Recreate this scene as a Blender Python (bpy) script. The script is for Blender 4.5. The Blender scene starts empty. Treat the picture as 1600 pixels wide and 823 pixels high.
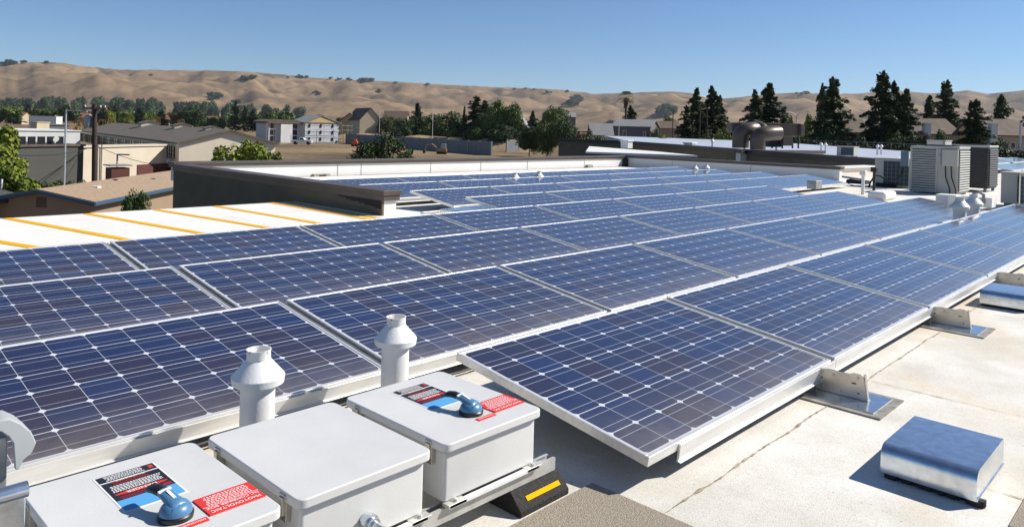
import bpy, bmesh, math, random
from mathutils import Vector, Matrix, Quaternion, noise
PI = math.pi
R = math.radians
random.seed(7)
scene = bpy.context.scene
COL = scene.collection

# ------------------------------------------------------------------ camera
F_PX, HX, HY = 1169.9, 800.0, 200.0          # focal length / principal point in 1600 px units
CAM = Vector((-2.178, -2.333, 0.966))
MW = Matrix(((0.6908, -0.7225, 0.0268), (0.0185, -0.0194, -0.9996), (0.7228, 0.6910, -0.0001)))
r1 = Vector(MW[2]).normalized(); r0 = Vector(MW[0]); r0 = (r0 - r1 * r0.dot(r1)).normalized(); rd = r1.cross(r0)
MW = Matrix((r0, rd, r1))
cd = bpy.data.cameras.new('camera'); cam = bpy.data.objects.new('camera', cd); COL.objects.link(cam)
cd.sensor_width = 36; cd.lens = 36 * F_PX / 1600; cd.shift_y = -(411.5 - HY) / 1600
cd.clip_start = 0.05; cd.clip_end = 20000
cam.matrix_world = Matrix.Translation(CAM) @ Matrix((r0, -rd, -r1)).transposed().to_4x4()
scene.camera = cam

# ------------------------------------------------------------------ light
TS = Vector((1.02, -0.67, 1.0)).normalized()   # direction towards the sun
EL = math.asin(TS.z); AZ = math.atan2(TS.x, TS.y)
w = bpy.data.worlds.new('World'); scene.world = w; w.use_nodes = True
nt = w.node_tree; bg = nt.nodes['Background']
sky = nt.nodes.new('ShaderNodeTexSky'); sky.sky_type = 'NISHITA'; sky.sun_disc = False
sky.sun_elevation = EL; sky.sun_rotation = AZ; sky.air_density = 0.85; sky.dust_density = 0.0; sky.ozone_density = 8.0
nt.links.new(sky.outputs[0], bg.inputs[0]); bg.inputs[1].default_value = 0.076
sl = bpy.data.lights.new('sun', 'SUN'); sl.energy = 4.8; sl.angle = R(0.53); sl.color = (1.0, 0.955, 0.88)
so = bpy.data.objects.new('sun', sl); COL.objects.link(so); so.rotation_euler = TS.to_track_quat('Z', 'Y').to_euler()
so.location = (5, -5, 12)
scene.view_settings.view_transform = 'Standard'; scene.view_settings.look = 'None'
scene.view_settings.exposure = 0.47; scene.view_settings.gamma = 1.0

# ------------------------------------------------------------------ pixel -> world helpers (1600x823 units)
def ray(u, v):
    c = Vector(((u - HX) / F_PX, (v - HY) / F_PX, 1.0))
    return MW.transposed() @ c
def at(u, v, d): return CAM + ray(u, v) * d
def onz(u, v, z): r = ray(u, v); return CAM + r * ((z - CAM.z) / r.z)
def onx(u, v, x): r = ray(u, v); return CAM + r * ((x - CAM.x) / r.x)
def ony(u, v, y): r = ray(u, v); return CAM + r * ((y - CAM.y) / r.y)
def hor(u): return HY + 0.0268 * (u - 800)
GZ = -4.7      # street level
RZ = -0.25     # roof level
def gat(u, d):  # point on the ground in column u at depth d
    p = at(u, hor(u), d); return Vector((p.x, p.y, GZ))

# ------------------------------------------------------------------ mesh builder
class MB:
    def __init__(s): s.v = []; s.f = []; s.mi = []; s.m = 0
    def add(s, vs, fs):
        o = len(s.v); s.v += [Vector(a) for a in vs]
        for f in fs: s.f.append(tuple(o + i for i in f)); s.mi.append(s.m)
    def quad(s, *p): s.add(p, [tuple(range(len(p)))])
    def box(s, lo, hi, T=None):
        x0, y0, z0 = lo; x1, y1, z1 = hi
        vs = [Vector(p) for p in ((x0,y0,z0),(x1,y0,z0),(x1,y1,z0),(x0,y1,z0),(x0,y0,z1),(x1,y0,z1),(x1,y1,z1),(x0,y1,z1))]
        if T: vs = [T @ p for p in vs]
        s.add(vs, [(0,3,2,1),(4,5,6,7),(0,1,5,4),(1,2,6,5),(2,3,7,6),(3,0,4,7)])
    def prism(s, poly, z0, z1, T=None):
        n = len(poly); vs = [Vector((p[0], p[1], z0)) for p in poly] + [Vector((p[0], p[1], z1)) for p in poly]
        if T: vs = [T @ p for p in vs]
        s.add(vs, [tuple(reversed(range(n))), tuple(range(n, 2*n))] + [(i, (i+1) % n, n + (i+1) % n, n + i) for i in range(n)])
    def tube(s, pts, rad, n=10, cap=True):
        pts = [Vector(p) for p in pts]; k = len(pts)
        rads = rad if isinstance(rad, (list, tuple)) else [rad] * k
        vs = []; up = None
        for i, p in enumerate(pts):
            t = (pts[min(i+1, k-1)] - pts[max(i-1, 0)]).normalized()
            if up is None: up = t.orthogonal().normalized()
            up = (up - t * up.dot(t)).normalized(); b = t.cross(up)
            for j in range(n):
                a = 2*PI*j/n; vs.append(p + (up*math.cos(a) + b*math.sin(a)) * rads[i])
        fs = [(i*n+j, i*n+(j+1) % n, (i+1)*n+(j+1) % n, (i+1)*n+j) for i in range(k-1) for j in range(n)]
        if cap: fs += [tuple(reversed(range(n))), tuple((k-1)*n + j for j in range(n))]
        s.add(vs, fs)
    def lathe(s, prof, n=24, T=None, cap=True):
        vs = []; k = len(prof)
        for (r_, z_) in prof:
            for j in range(n): a = 2*PI*j/n; vs.append(Vector((r_*math.cos(a), r_*math.sin(a), z_)))
        if T: vs = [T @ p for p in vs]
        fs = [(i*n+j, i*n+(j+1) % n, (i+1)*n+(j+1) % n, (i+1)*n+j) for i in range(k-1) for j in range(n)]
        if cap: fs += [tuple(reversed(range(n))), tuple((k-1)*n + j for j in range(n))]
        s.add(vs, fs)
    def build(s, name, mats, parent=None, smooth=None, bevel=0, loc=None, seg=2):
        me = bpy.data.meshes.new(name); me.from_pydata([tuple(v) for v in s.v], [], s.f)
        if not isinstance(mats, (list, tuple)): mats = [mats]
        for m in mats: me.materials.append(m)
        me.polygons.foreach_set('material_index', s.mi)
        if smooth or bevel:
            me.polygons.foreach_set('use_smooth', [True] * len(s.f))
            me.set_sharp_from_angle(angle=R(smooth or 35))
        me.update(); me.validate()
        o = bpy.data.objects.new(name, me); COL.objects.link(o)
        if loc: o.location = loc
        if parent: o.parent = parent
        if bevel:
            b = o.modifiers.new('b', 'BEVEL'); b.width = bevel; b.segments = seg; b.limit_method = 'ANGLE'; b.angle_limit = R(40); b.harden_normals = True
        return o
def tag(o, label=None, cat=None, group=None, kind=None):
    if label: o['label'] = label
    if cat: o['category'] = cat
    if group: o['group'] = group
    if kind: o['kind'] = kind
    return o
def empty(name, loc=(0,0,0), rz=0, label=None, cat=None, group=None):
    o = bpy.data.objects.new(name, None); COL.objects.link(o); o.location = loc; o.rotation_euler = (0, 0, rz); o.empty_display_size = 0.2
    return tag(o, label, cat, group)
def copy_tree(o, parent=None):
    c = o.copy(); COL.objects.link(c)
    if parent: c.parent = parent
    for ch in list(o.children): copy_tree(ch, c)
    return c

# ------------------------------------------------------------------ materials
MATS = {}
def mat(name, col, rough=0.7, metal=0.0, var=0.0, scale=8.0, col2=None, bump=0.0, bscale=60.0, spec=0.5, detail=5, coat=0, stretch=None, thr=None):
    """principled with object-space noise variation"""
    m = bpy.data.materials.new(name); m.use_nodes = True; t = m.node_tree; N = t.nodes; L = t.links
    b = N['Principled BSDF']; b.inputs['Roughness'].default_value = rough; b.inputs['Metallic'].default_value = metal
    b.inputs['Specular IOR Level'].default_value = spec; b.inputs['Base Color'].default_value = (*col, 1)
    if coat: b.inputs['Coat Weight'].default_value = coat; b.inputs['Coat Roughness'].default_value = 0.08
    tc = N.new('ShaderNodeTexCoord'); vec = tc.outputs['Object']
    if stretch:
        mp = N.new('ShaderNodeMapping'); L.new(vec, mp.inputs[0]); mp.inputs['Scale'].default_value = stretch; vec = mp.outputs[0]
    if var or col2:
        n = N.new('ShaderNodeTexNoise'); L.new(vec, n.inputs['Vector']); n.inputs['Scale'].default_value = scale; n.inputs['Detail'].default_value = detail; n.inputs['Roughness'].default_value = 0.6
        r = N.new('ShaderNodeValToRGB'); L.new(n.outputs['Fac'], r.inputs[0])
        lo, hi = thr or (0.35, 0.65)
        r.color_ramp.elements[0].position = lo; r.color_ramp.elements[1].position = hi
        c2 = col2 or tuple(c * (1 - var) for c in col)
        r.color_ramp.elements[0].color = (*c2, 1); r.color_ramp.elements[1].color = (*col, 1)
        L.new(r.outputs[0], b.inputs['Base Color'])
    if bump:
        n2 = N.new('ShaderNodeTexNoise'); L.new(vec, n2.inputs['Vector']); n2.inputs['Scale'].default_value = bscale; n2.inputs['Detail'].default_value = 4
        bm_ = N.new('ShaderNodeBump'); bm_.inputs['Strength'].default_value = bump; bm_.inputs['Distance'].default_value = 0.01
        L.new(n2.outputs['Fac'], bm_.inputs['Height']); L.new(bm_.outputs[0], b.inputs['Normal'])
    MATS[name] = m; return m
def math_(t, op, a, b=None, c=None):
    n = t.nodes.new('ShaderNodeMath'); n.operation = op
    for i, x in enumerate((a, b, c)):
        if x is None: continue
        if isinstance(x, (int, float)): n.inputs[i].default_value = x
        else: t.links.new(x, n.inputs[i])
    return n.outputs[0]
def mix_(t, fac, a, b):
    n = t.nodes.new('ShaderNodeMix'); n.data_type = 'RGBA'
    if isinstance(fac, (int, float)): n.inputs[0].default_value = fac
    else: t.links.new(fac, n.inputs[0])
    for i, x in ((6, a), (7, b)):
        if isinstance(x, tuple): n.inputs[i].default_value = (*x, 1)
        else: t.links.new(x, n.inputs[i])
    return n.outputs[2]

CELL = 0.156
def cell_material():
    m = bpy.data.materials.new('photovoltaic_cells'); m.use_nodes = True; t = m.node_tree; N = t.nodes; L = t.links
    b = N['Principled BSDF']; tc = N.new('ShaderNodeTexCoord'); sp = N.new('ShaderNodeSeparateXYZ'); L.new(tc.outputs['Object'], sp.inputs[0])
    u = math_(t, 'DIVIDE', sp.outputs[0], CELL); v = math_(t, 'DIVIDE', sp.outputs[1], -CELL)
    fu = math_(t, 'FRACT', u); fv = math_(t, 'FRACT', v)
    du = math_(t, 'ABSOLUTE', math_(t, 'SUBTRACT', fu, 0.5)); dv = math_(t, 'ABSOLUTE', math_(t, 'SUBTRACT', fv, 0.5))
    in_u = math_(t, 'LESS_THAN', du, 0.4945); in_v = math_(t, 'LESS_THAN', dv, 0.488)
    rr = math_(t, 'SQRT', math_(t, 'ADD', math_(t, 'MULTIPLY', du, du), math_(t, 'MULTIPLY', dv, dv)))
    ch = math_(t, 'LESS_THAN', rr, 0.637)
    ins = math_(t, 'MULTIPLY', math_(t, 'MULTIPLY', in_u, in_v), ch)
    lim = math_(t, 'MULTIPLY', math_(t, 'LESS_THAN', math_(t, 'ABSOLUTE', math_(t, 'SUBTRACT', u, 5.0)), 5.0), math_(t, 'LESS_THAN', math_(t, 'ABSOLUTE', math_(t, 'SUBTRACT', v, 3.0)), 3.0))
    ins = math_(t, 'MULTIPLY', ins, lim)
    bus = math_(t, 'LESS_THAN', math_(t, 'ABSOLUTE', math_(t, 'SUBTRACT', dv, 0.25)), 0.0085)
    # random per cell
    cb = N.new('ShaderNodeCombineXYZ'); L.new(math_(t, 'FLOOR', u), cb.inputs[0]); L.new(math_(t, 'FLOOR', v), cb.inputs[1])
    oi = N.new('ShaderNodeObjectInfo'); L.new(math_(t, 'MULTIPLY', oi.outputs['Random'], 97.0), cb.inputs[2])
    wn = N.new('ShaderNodeTexWhiteNoise'); wn.noise_dimensions = '3D'; L.new(cb.outputs[0], wn.inputs['Vector'])
    rp = N.new('ShaderNodeValToRGB'); L.new(wn.outputs['Value'], rp.inputs[0]); e = rp.color_ramp.elements
    e[0].position = 0.0; e[0].color = (0.006, 0.017, 0.080, 1); e[1].position = 1.0; e[1].color = (0.026, 0.014, 0.022, 1)
    for pz, c in ((0.3, (0.007, 0.013, 0.056)), (0.6, (0.013, 0.012, 0.042)), (0.85, (0.020, 0.012, 0.030))):
        q = e.new(pz); q.color = (*c, 1)
    # per panel shift of tone
    tone = mix_(t, math_(t, 'MULTIPLY', oi.outputs['Random'], 0.4), rp.outputs[0], (0.006, 0.014, 0.062))
    # fine streaks inside the crystal
    mp = N.new('ShaderNodeMapping'); L.new(tc.outputs['Object'], mp.inputs[0]); mp.inputs['Scale'].default_value = (300, 25, 1)
    ns = N.new('ShaderNodeTexNoise'); L.new(mp.outputs[0], ns.inputs['Vector']); ns.inputs['Scale'].default_value = 1.0; ns.inputs['Detail'].default_value = 3
    ad = N.new('ShaderNodeMix'); ad.data_type = 'RGBA'; ad.blend_type = 'MULTIPLY'; ad.inputs[0].default_value = 0.45
    L.new(tone, ad.inputs[6]); rq = N.new('ShaderNodeValToRGB'); L.new(ns.outputs['Fac'], rq.inputs[0]); rq.color_ramp.elements[0].color = (0.45,0.45,0.45,1); rq.color_ramp.elements[1].color = (1.5,1.5,1.5,1)
    L.new(rq.outputs[0], ad.inputs[7])
    c = mix_(t, bus, ad.outputs[2], (0.36, 0.37, 0.42))
    c = mix_(t, ins, (0.68, 0.69, 0.72), c)
    # dust: speckle plus a band caught along the lower edge of the frame
    n2 = N.new('ShaderNodeTexNoise'); L.new(tc.outputs['Object'], n2.inputs['Vector']); n2.inputs['Scale'].default_value = 5; n2.inputs['Detail'].default_value = 8; n2.inputs['Roughness'].default_value = 0.7
    band = math_(t, 'MULTIPLY', math_(t, 'POWER', math_(t, 'DIVIDE', math_(t, 'MAXIMUM', v, 0.0), 6.0), 5.0), 0.32)
    df = math_(t, 'MULTIPLY', math_(t, 'ADD', band, 0.028), math_(t, 'MULTIPLY', n2.outputs['Fac'], 1.7))
    df.node.use_clamp = True
    vo = N.new('ShaderNodeTexVoronoi'); L.new(tc.outputs['Object'], vo.inputs['Vector']); vo.inputs['Scale'].default_value = 5.5
    spk = math_(t, 'MULTIPLY', math_(t, 'LESS_THAN', vo.outputs['Distance'], 0.03), 0.45)
    df = math_(t, 'MAXIMUM', df, spk)
    c = mix_(t, df, c, (0.42, 0.36, 0.28))
    L.new(c, b.inputs['Base Color']); b.inputs['Roughness'].default_value = 0.42; b.inputs['Specular IOR Level'].default_value = 0.2
    b.inputs['Coat Weight'].default_value = 1.0; b.inputs['Coat IOR'].default_value = 1.58
    L.new(math_(t, 'ADD', math_(t, 'MULTIPLY', n2.outputs['Fac'], 0.12), 0.03), b.inputs['Coat Roughness'])
    return m
M_cell = cell_material()
M_alu = mat('anodised_aluminium', (0.80, 0.79, 0.76), 0.36, 0.5, col2=(0.70, 0.69, 0.66), scale=5, stretch=(1, 8, 8), bump=0.03)
M_aluD = mat('dull_aluminium', (0.42, 0.43, 0.41), 0.5, 0.6, col2=(0.27, 0.28, 0.26), scale=9)
M_galv = mat('galvanised_steel', (0.74, 0.78, 0.82), 0.20, 0.92, col2=(0.56, 0.60, 0.64), scale=22, detail=8, bump=0.05, bscale=40)
M_stain = mat('stainless_steel', (0.62, 0.58, 0.52), 0.33, 0.9, var=0.2, scale=12)
M_flash = mat('weathered_flashing', (0.40, 0.37, 0.31), 0.6, 0.3, col2=(0.20, 0.18, 0.15), scale=18)
M_strut = mat('zinc_strut', (0.70, 0.69, 0.64), 0.45, 0.5, var=0.2, scale=20)
M_enc = mat('grey_fibreglass', (0.64, 0.635, 0.61), 0.45, 0, var=0.10, scale=3.5, bump=0.05, bscale=160, detail=9)
M_hood = mat('grey_hood_plastic', (0.40, 0.42, 0.42), 0.5, var=.08, scale=6)
M_white = mat('white_paint', (0.78, 0.77, 0.74), 0.5, 0, var=0.08, scale=6, bump=0.1, bscale=90)
M_chip = mat('chipped_white_paint', (0.76, 0.75, 0.71), 0.5, 0, col2=(0.13, 0.12, 0.11), scale=34, thr=(0.36, 0.39))
M_black = mat('black_plastic', (0.012, 0.013, 0.016), 0.38)
M_blue = mat('blue_plastic', (0.075, 0.20, 0.34), 0.35, var=0.1)
M_red = mat('red_label', (0.72, 0.035, 0.025), 0.45)
M_sblack = mat('sticker_black', (0.018, 0.018, 0.02), 0.45)
M_sblue = mat('sticker_blue', (0.10, 0.36, 0.66), 0.45)
M_swhite = mat('sticker_white', (0.8, 0.8, 0.78), 0.5)
M_sred = mat('sticker_dark_red', (0.30, 0.02, 0.02), 0.5)
M_rubber = mat('recycled_rubber', (0.030, 0.026, 0.022), 0.85, 0, col2=(0.012, 0.011, 0.010), scale=90, bump=0.6, bscale=120)
M_yellow = mat('yellow_paint', (0.86, 0.42, 0.003), 0.9, spec=0.1, var=0.12, scale=12)
M_cap = mat('brown_metal_coping', (0.105, 0.080, 0.062), 0.45, 0.1, var=0.18, scale=3)
M_stucco = mat('olive_stucco', (0.17, 0.145, 0.10), 0.95, spec=0.05, var=0.15, scale=2.5, bump=0.4, bscale=50)
M_parw = mat('white_membrane_wall', (0.74, 0.72, 0.68), 0.65, var=0.07, scale=1.4, bump=0.15, bscale=14)
M_tar = mat('black_mastic', (0.012, 0.011, 0.010), 0.7)
M_mat = mat('walkway_granules', (0.40, 0.34, 0.26), 0.95, 0, col2=(0.27, 0.23, 0.175), scale=120, bump=0.7, bscale=240, detail=3)
M_crack = mat('seam_grime', (0.22, 0.15, 0.09), 0.95, 0, col2=(0.47, 0.40, 0.30), scale=22, thr=(.42,.58), detail=8)
M_wire = mat('cable_black', (0.02, 0.02, 0.02), 0.6)

def roof_material():
    m = bpy.data.materials.new('roof_cap_sheet'); m.use_nodes = True; t = m.node_tree; N = t.nodes; L = t.links; b = N['Principled BSDF']
    tc = N.new('ShaderNodeTexCoord')
    def nz(s, d=5, r=0.6):
        n = N.new('ShaderNodeTexNoise'); L.new(tc.outputs['Object'], n.inputs['Vector']); n.inputs['Scale'].default_value = s; n.inputs['Detail'].default_value = d; n.inputs['Roughness'].default_value = r; return n.outputs['Fac']
    def ramp(f, a, b_, c0, c1):
        r_ = N.new('ShaderNodeValToRGB'); L.new(f, r_.inputs[0]); r_.color_ramp.elements[0].position = a; r_.color_ramp.elements[1].position = b_
        r_.color_ramp.elements[0].color = (*c0, 1); r_.color_ramp.elements[1].color = (*c1, 1); return r_.outputs[0]
    base = ramp(nz(2.0, 6), 0.35, 0.62, (0.60, 0.565, 0.49), (0.76, 0.735, 0.675))
    stain = ramp(nz(1.3, 9, 0.7), 0.50, 0.66, (0, 0, 0), (0.8, 0.8, 0.8))
    c = mix_(t, stain, base, (0.66, 0.55, 0.40))
    g = ramp(nz(170, 2), 0.30, 0.52, (0.66, 0.64, 0.60), (1.04, 1.04, 1.04))
    x = N.new('ShaderNodeMix'); x.data_type = 'RGBA'; x.blend_type = 'MULTIPLY'; x.inputs[0].default_value = 0.5; L.new(c, x.inputs[6]); L.new(g, x.inputs[7])
    sp = ramp(nz(75, 3, 0.7), 0.29, 0.34, (1, 1, 1), (0, 0, 0))
    c = mix_(t, math_(t, 'MULTIPLY', sp, 0.6), x.outputs[2], (0.16, 0.13, 0.10))
    # the striped part beyond the array is freshly coated white
    sx = N.new('ShaderNodeSeparateXYZ'); L.new(tc.outputs['Object'], sx.inputs[0])
    wf = math_(t, 'MULTIPLY', math_(t, 'GREATER_THAN', sx.outputs[1], 4.5), math_(t, 'LESS_THAN', sx.outputs[0], 25.0))
    c = mix_(t, math_(t, 'MULTIPLY', wf, 0.62), c, (0.80, 0.79, 0.75))
    L.new(c, b.inputs['Base Color']); b.inputs['Roughness'].default_value = 0.92; b.inputs['Specular IOR Level'].default_value = 0.25
    bm_ = N.new('ShaderNodeBump'); bm_.inputs['Strength'].default_value = 0.5; bm_.inputs['Distance'].default_value = 0.004; L.new(nz(200, 3), bm_.inputs['Height']); L.new(bm_.outputs[0], b.inputs['Normal'])
    return m
M_roof = roof_material()

# ------------------------------------------------------------------ our building: roof slab and walls
mb = MB()
mb.box((-14, -12, GZ), (3.86, 8.0, RZ)); mb.box((3.86, -12, GZ), (19.6, 12.45, RZ))
# the far wing of the same roof, running to the right
FW = [(19.6, -12), (70, -12), (62.0, 8.6), (62, 15.6), (49, 16.6), (30, 12.0), (19.6, 8.0)]
mb.prism(FW, GZ, RZ - 0.0)
roof = mb.build('roof', [M_roof]); tag(roof, kind='structure')
roof['label'] = 'flat cream mineral roof carrying the solar array'

def coping_wall(name, p0, p1, z1, th, inner, label, cap_h=0.1, cap_over=0.05, z0=RZ, inner_side=1, outer=None):
    """parapet: core, membrane face on one side, metal coping"""
    p0 = Vector(p0); p1 = Vector(p1); d = (p1 - p0).normalized(); L_ = (p1 - p0).length
    rz = math.atan2(d.y, d.x); r_ = empty(name, (p0.x, p0.y, z0), rz, label, 'parapet wall')
    h = z1 - z0
    a = MB(); a.box((0, -th/2, 0), (L_, th/2, h - cap_h)); a.build('wall', inner, r_)
    s_ = MB()
    s_.box((-cap_over, -th/2 - cap_over, h - cap_h*0.48), (L_ + cap_over, th/2 + cap_over, h)); s_.box((-cap_over*0.7, -th/2 - cap_over*0.7, h - cap_h), (L_ + cap_over*0.7, th/2 + cap_over*0.7, h - cap_h*0.48))
    s_.build('coping', M_cap, r_, bevel=0.004)
    if outer:
        o_ = MB(); y = -inner_side * th/2; o_.box((0, min(y, y - inner_side*0.03), outer[1]), (L_, max(y, y - inner_side*0.03), h - cap_h)); o_.build('outer_face', outer[0], r_)
    return r_
W1X, W2Y, W3X = 3.98, 12.55, 19.15
w1 = coping_wall('parapet', (W1X, 5.78), (W1X, W2Y), 0.085, 0.2, M_parw, 'dark brown capped parapet wall running past the yellow striped roof', cap_h=0.135, outer=(M_stucco, GZ - RZ), inner_side=-1)
w2 = coping_wall('parapet', (W1X - 0.1, W2Y + 0.1), (W3X + 0.1, W2Y + 0.1), 0.12, 0.2, M_parw, 'long sunlit white parapet behind the farthest solar row', cap_h=0.1)
w3 = coping_wall('parapet', (W3X, 5.40), (W3X, W2Y), 0.14, 0.2, M_parw, 'shaded white parapet ending beside the air conditioners', cap_h=0.09)
# mastic at the broken end of the left parapet, joints on the white walls
a = MB()
for k in range(16):
    t_ = k / 15; y = 5.80 + t_ * .95; hgt = 0.11 - 0.03 * t_ + random.uniform(-.012, .012)
    a.box((-0.0, y - 5.78, RZ - RZ + 0.095 + 0.085*t_ + random.uniform(-.010,.010)), (0.0 + 0.02, y + 0.062 - 5.78, 0.20))
ms = a.build('mastic_strip', M_tar, None); ms.parent = w1; ms.rotation_euler = (0, 0, -PI/2); ms.location = (0, 0.135, 0)
# rotate local frame: wall runs along local x, so reuse simple placement
ms.rotation_euler = (0, 0, -PI/2)
for x, par, side in ((3.7, w2, -1), (4.35, w2, -1), (6.5, w2, -1), (8.3, w2, -1), (10.2, w2, -1), (12.9, w2, -1), (2.6, w3, 1), (5.3, w3, 1)):
    a = MB(); a.box((x, side*0.1, 0.0), (x + 0.012, side*0.106, 0.27)); a.build('joint', M_flash, par)
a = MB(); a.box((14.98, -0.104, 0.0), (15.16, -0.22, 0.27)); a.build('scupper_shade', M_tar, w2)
for (u, v, s_) in ((500, 275, .42), (919, 260, .26)):
    p = ony(u, v, W2Y); a = MB(); a.box((p.x - s_/2, W2Y - .10, p.z - .05), (p.x + s_/2, W2Y - .006, p.z + .05)); a.m = 1; a.box((p.x - s_*.2, W2Y - .105, p.z - .045), (p.x + s_*.25, W2Y - .1, p.z + .03))
    o = a.build('scupper_box', [M_flash, M_tar if u < 600 else M_aluD], None, bevel=0.008)
    tag(o, 'roof drain scupper under the white parapet near the construction site view' if u < 600 else 'small grey box on the white parapet near its right corner', 'roof drain')

# yellow safety stripes on the left roof
for k, (pa, pb) in enumerate((((-0.95, 8.0), (-0.10, 5.2)), ((0.09, 7.98), (0.66, 5.2)), ((0.94, 7.97), (1.40, 5.2)), ((1.77, 7.96), (2.15, 5.2)), ((2.59, 7.99), (2.80, 5.2)), ((3.46, 8.0), (3.50, 5.2)), ((3.72, 8.0), (3.64, 5.2)))):
    pa = Vector((*pa, 0)); pb = Vector((*pb, 0)); dd = (pb - pa).normalized(); nn = Vector((-dd.y, dd.x, 0)) * 0.05
    a = MB(); a.quad(pa - nn + Vector((0,0,RZ+.004)), pb - nn + Vector((0,0,RZ+.004)), pb + nn + Vector((0,0,RZ+.004)), pa + nn + Vector((0,0,RZ+.004)))
    o = a.build('painted_stripe', M_yellow); tag(o, kind='structure')
# seams in the roofing
def seam(pts, w0, name='roof_seam', m=None, z=0.003):
    a = MB(); pts = [Vector((*p, RZ + z)) for p in pts]; out = []
    for i in range(len(pts) - 1):
        n_ = max(2, int((pts[i+1] - pts[i]).length / 0.012))
        for k in range(n_): out.append(pts[i].lerp(pts[i+1], k / n_))
    out.append(pts[-1]); L_ = []; R_ = []
    d = (pts[-1] - pts[0]).normalized(); n_ = Vector((-d.y, d.x, 0))
    for i, p in enumerate(out):
        j = noise.noise(p * 5) * w0 * 0.8 + noise.noise(p*37)*w0*.25; ww = w0 * (0.12 + 1.0 * abs(noise.noise(p * 23 + Vector((5, 0, 0)))) ** 1.3)
        L_.append(p + n_ * (j + ww)); R_.append(p + n_ * (j - ww))
    a.add(L_ + R_, [(i, i + 1, len(L_) + i + 1, len(L_) + i) for i in range(len(L_) - 1)])
    o = a.build(name, m or M_crack); tag(o, kind='structure'); return o
seam([(-0.6, -1.062), (0.5, -1.058), (6.5, -1.02)], 0.011)
seam([(1.79, -1.07), (1.80, -2.0), (1.82, -4)], 0.0045); seam([(0.885, -1.5), (0.885, -2.2)], 0.005)
seam([(3.95, -1.05), (3.97, -3)], 0.004); seam([(0.2, -1.95), (1.8, -1.96), (5, -1.93)], 0.004, m=M_flash); seam([(5.6, -1.03), (5.62, -3)], 0.004); seam([(2.2, 5.4), (2.25, 8.0)], 0.005, m=M_flash); seam([(-0.2, 7.4), (3.8, 7.35)], 0.004, m=M_flash); seam([(-1.5, 6.75), (1.5, 6.6), (3.8, 6.9)], 0.006, m=M_flash)
# walkway mats
for nm, lo, hi, lb in (('walkway_mat', (-1.7, -2.4), (-0.105, -0.778), 'grey granule walkway mat beside the rubber block'), ('walkway_mat', (0.63, -3.4), (1.7, -1.858), 'grey walkway mat cut off by the lower right corner')):
    a = MB(); a.box((*lo, RZ + 0.001), (*hi, RZ + 0.007)); o = a.build(nm, M_mat); tag(o, lb, 'walkway mat')

# ------------------------------------------------------------------ solar panels
TILT = 0.1376
def make_panel():
    root = empty('solar_panel'); root.rotation_euler = (TILT, 0, 0)
    x0, x1, y0, y1 = -0.02, 1.58, -0.956, 0.02
    a = MB(); a.quad((x0+.004, y0+.004, 0), (x1-.004, y0+.004, 0), (x1-.004, y1-.004, 0), (x0+.004, y1-.004, 0)); a.box((x0+.004, y0+.004, -.006), (x1-.004, y1-.004, -.002)); a.build('cell_sheet', M_cell, root)
    t_ = 0.0125; zt = 0.003; zb = -0.032
    a = MB()
    a.box((x0, y0, zb), (x1, y0+t_, zt)); a.box((x0, y1-t_, zb), (x1, y1, zt)); a.box((x0, y0+t_, zb), (x0+t_, y1-t_, zt)); a.box((x1-t_, y0+t_, zb), (x1, y1-t_, zt))
    a.build('frame', M_alu, root, bevel=0.0015)
    return root
proto = make_panel()
def add_joint(root):
    a = MB(); a.box((1.582, -0.954, -0.03), (1.6235, 0.018, -0.022)); a.box((1.590, -0.96, -0.022), (1.596, 0.02, -0.004)); a.box((1.609, -0.96, -0.022), (1.6125, 0.02, -0.010)); a.build('joint_channel', M_aluD, root)
def add_skirt(root, xs=-0.02, xe=1.625, deep=0.062):
    a = MB(); a.box((xs, -0.966, -deep), (xe, -0.9575, -0.006)); a.box((xs, -0.975, -deep), (xe, -0.966, -deep + 0.004)); a.build('front_rail', M_alu, root, bevel=0.001)
ROWY = [0, 1.315, 2.616, 3.905, 5.15, 6.31, 7.56, 8.71]
ROWN = [(0, 6), (-1, 6), (-1, 6), (-1, 6), (3, 9), (3, 9), (3, 9), (3, 9)]
RNAME = ['nearest', 'second', 'third', 'fourth', 'fifth', 'sixth', 'seventh', 'farthest']
ORD = ['first', 'second', 'third', 'fourth', 'fifth', 'sixth', 'seventh', 'eighth', 'ninth']
panels = []
usedp = False
for k, (y, (n0, n1)) in enumerate(zip(ROWY, ROWN)):
    pit = 1.650 if k == 0 else 1.6455
    xo = 0 if k == 0 else (-0.055 if k == 1 else -0.098 if k < 4 else -0.033*k)
    for n in range(n0, n1 + 1):
        o = proto if not usedp else copy_tree(proto); usedp = True
        o.location = (xo + n * pit, y, 0.0)
        if n == n0 and k > 0 and k < 4: pos = 'leftmost'
        elif n == n1: pos = 'rightmost'
        else: pos = ORD[n - n0]
        extra = ', its pale frame side showing' if (k == 0 and n == 0) else ''
        tag(o, ('%s solar panel%s in the %s row' % (pos, '' if pos.endswith('most') else ' from the left', RNAME[k]))[:110] + extra, 'solar panel', 'solar panels of the tilted array')
        panels.append((k, n, o))
# joints and rails are shared meshes, added after the copies exist
jm = rm = None
for k, n, o in panels:
    if n != ROWN[k][1]:
        if jm is None:
            add_joint(o); jm = [c for c in o.children if c.name.startswith('joint_channel')][0]
        else:
            c = jm.copy(); COL.objects.link(c); c.parent = o
    if k == 0 and n == 0: add_skirt(o, 0.17, 1.625, 0.072); continue
    if rm is None:
        add_skirt(o); rm = [c for c in o.children if c.name.startswith('front_rail')][0]
    else:
        c = rm.copy(); COL.objects.link(c); c.parent = o
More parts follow.
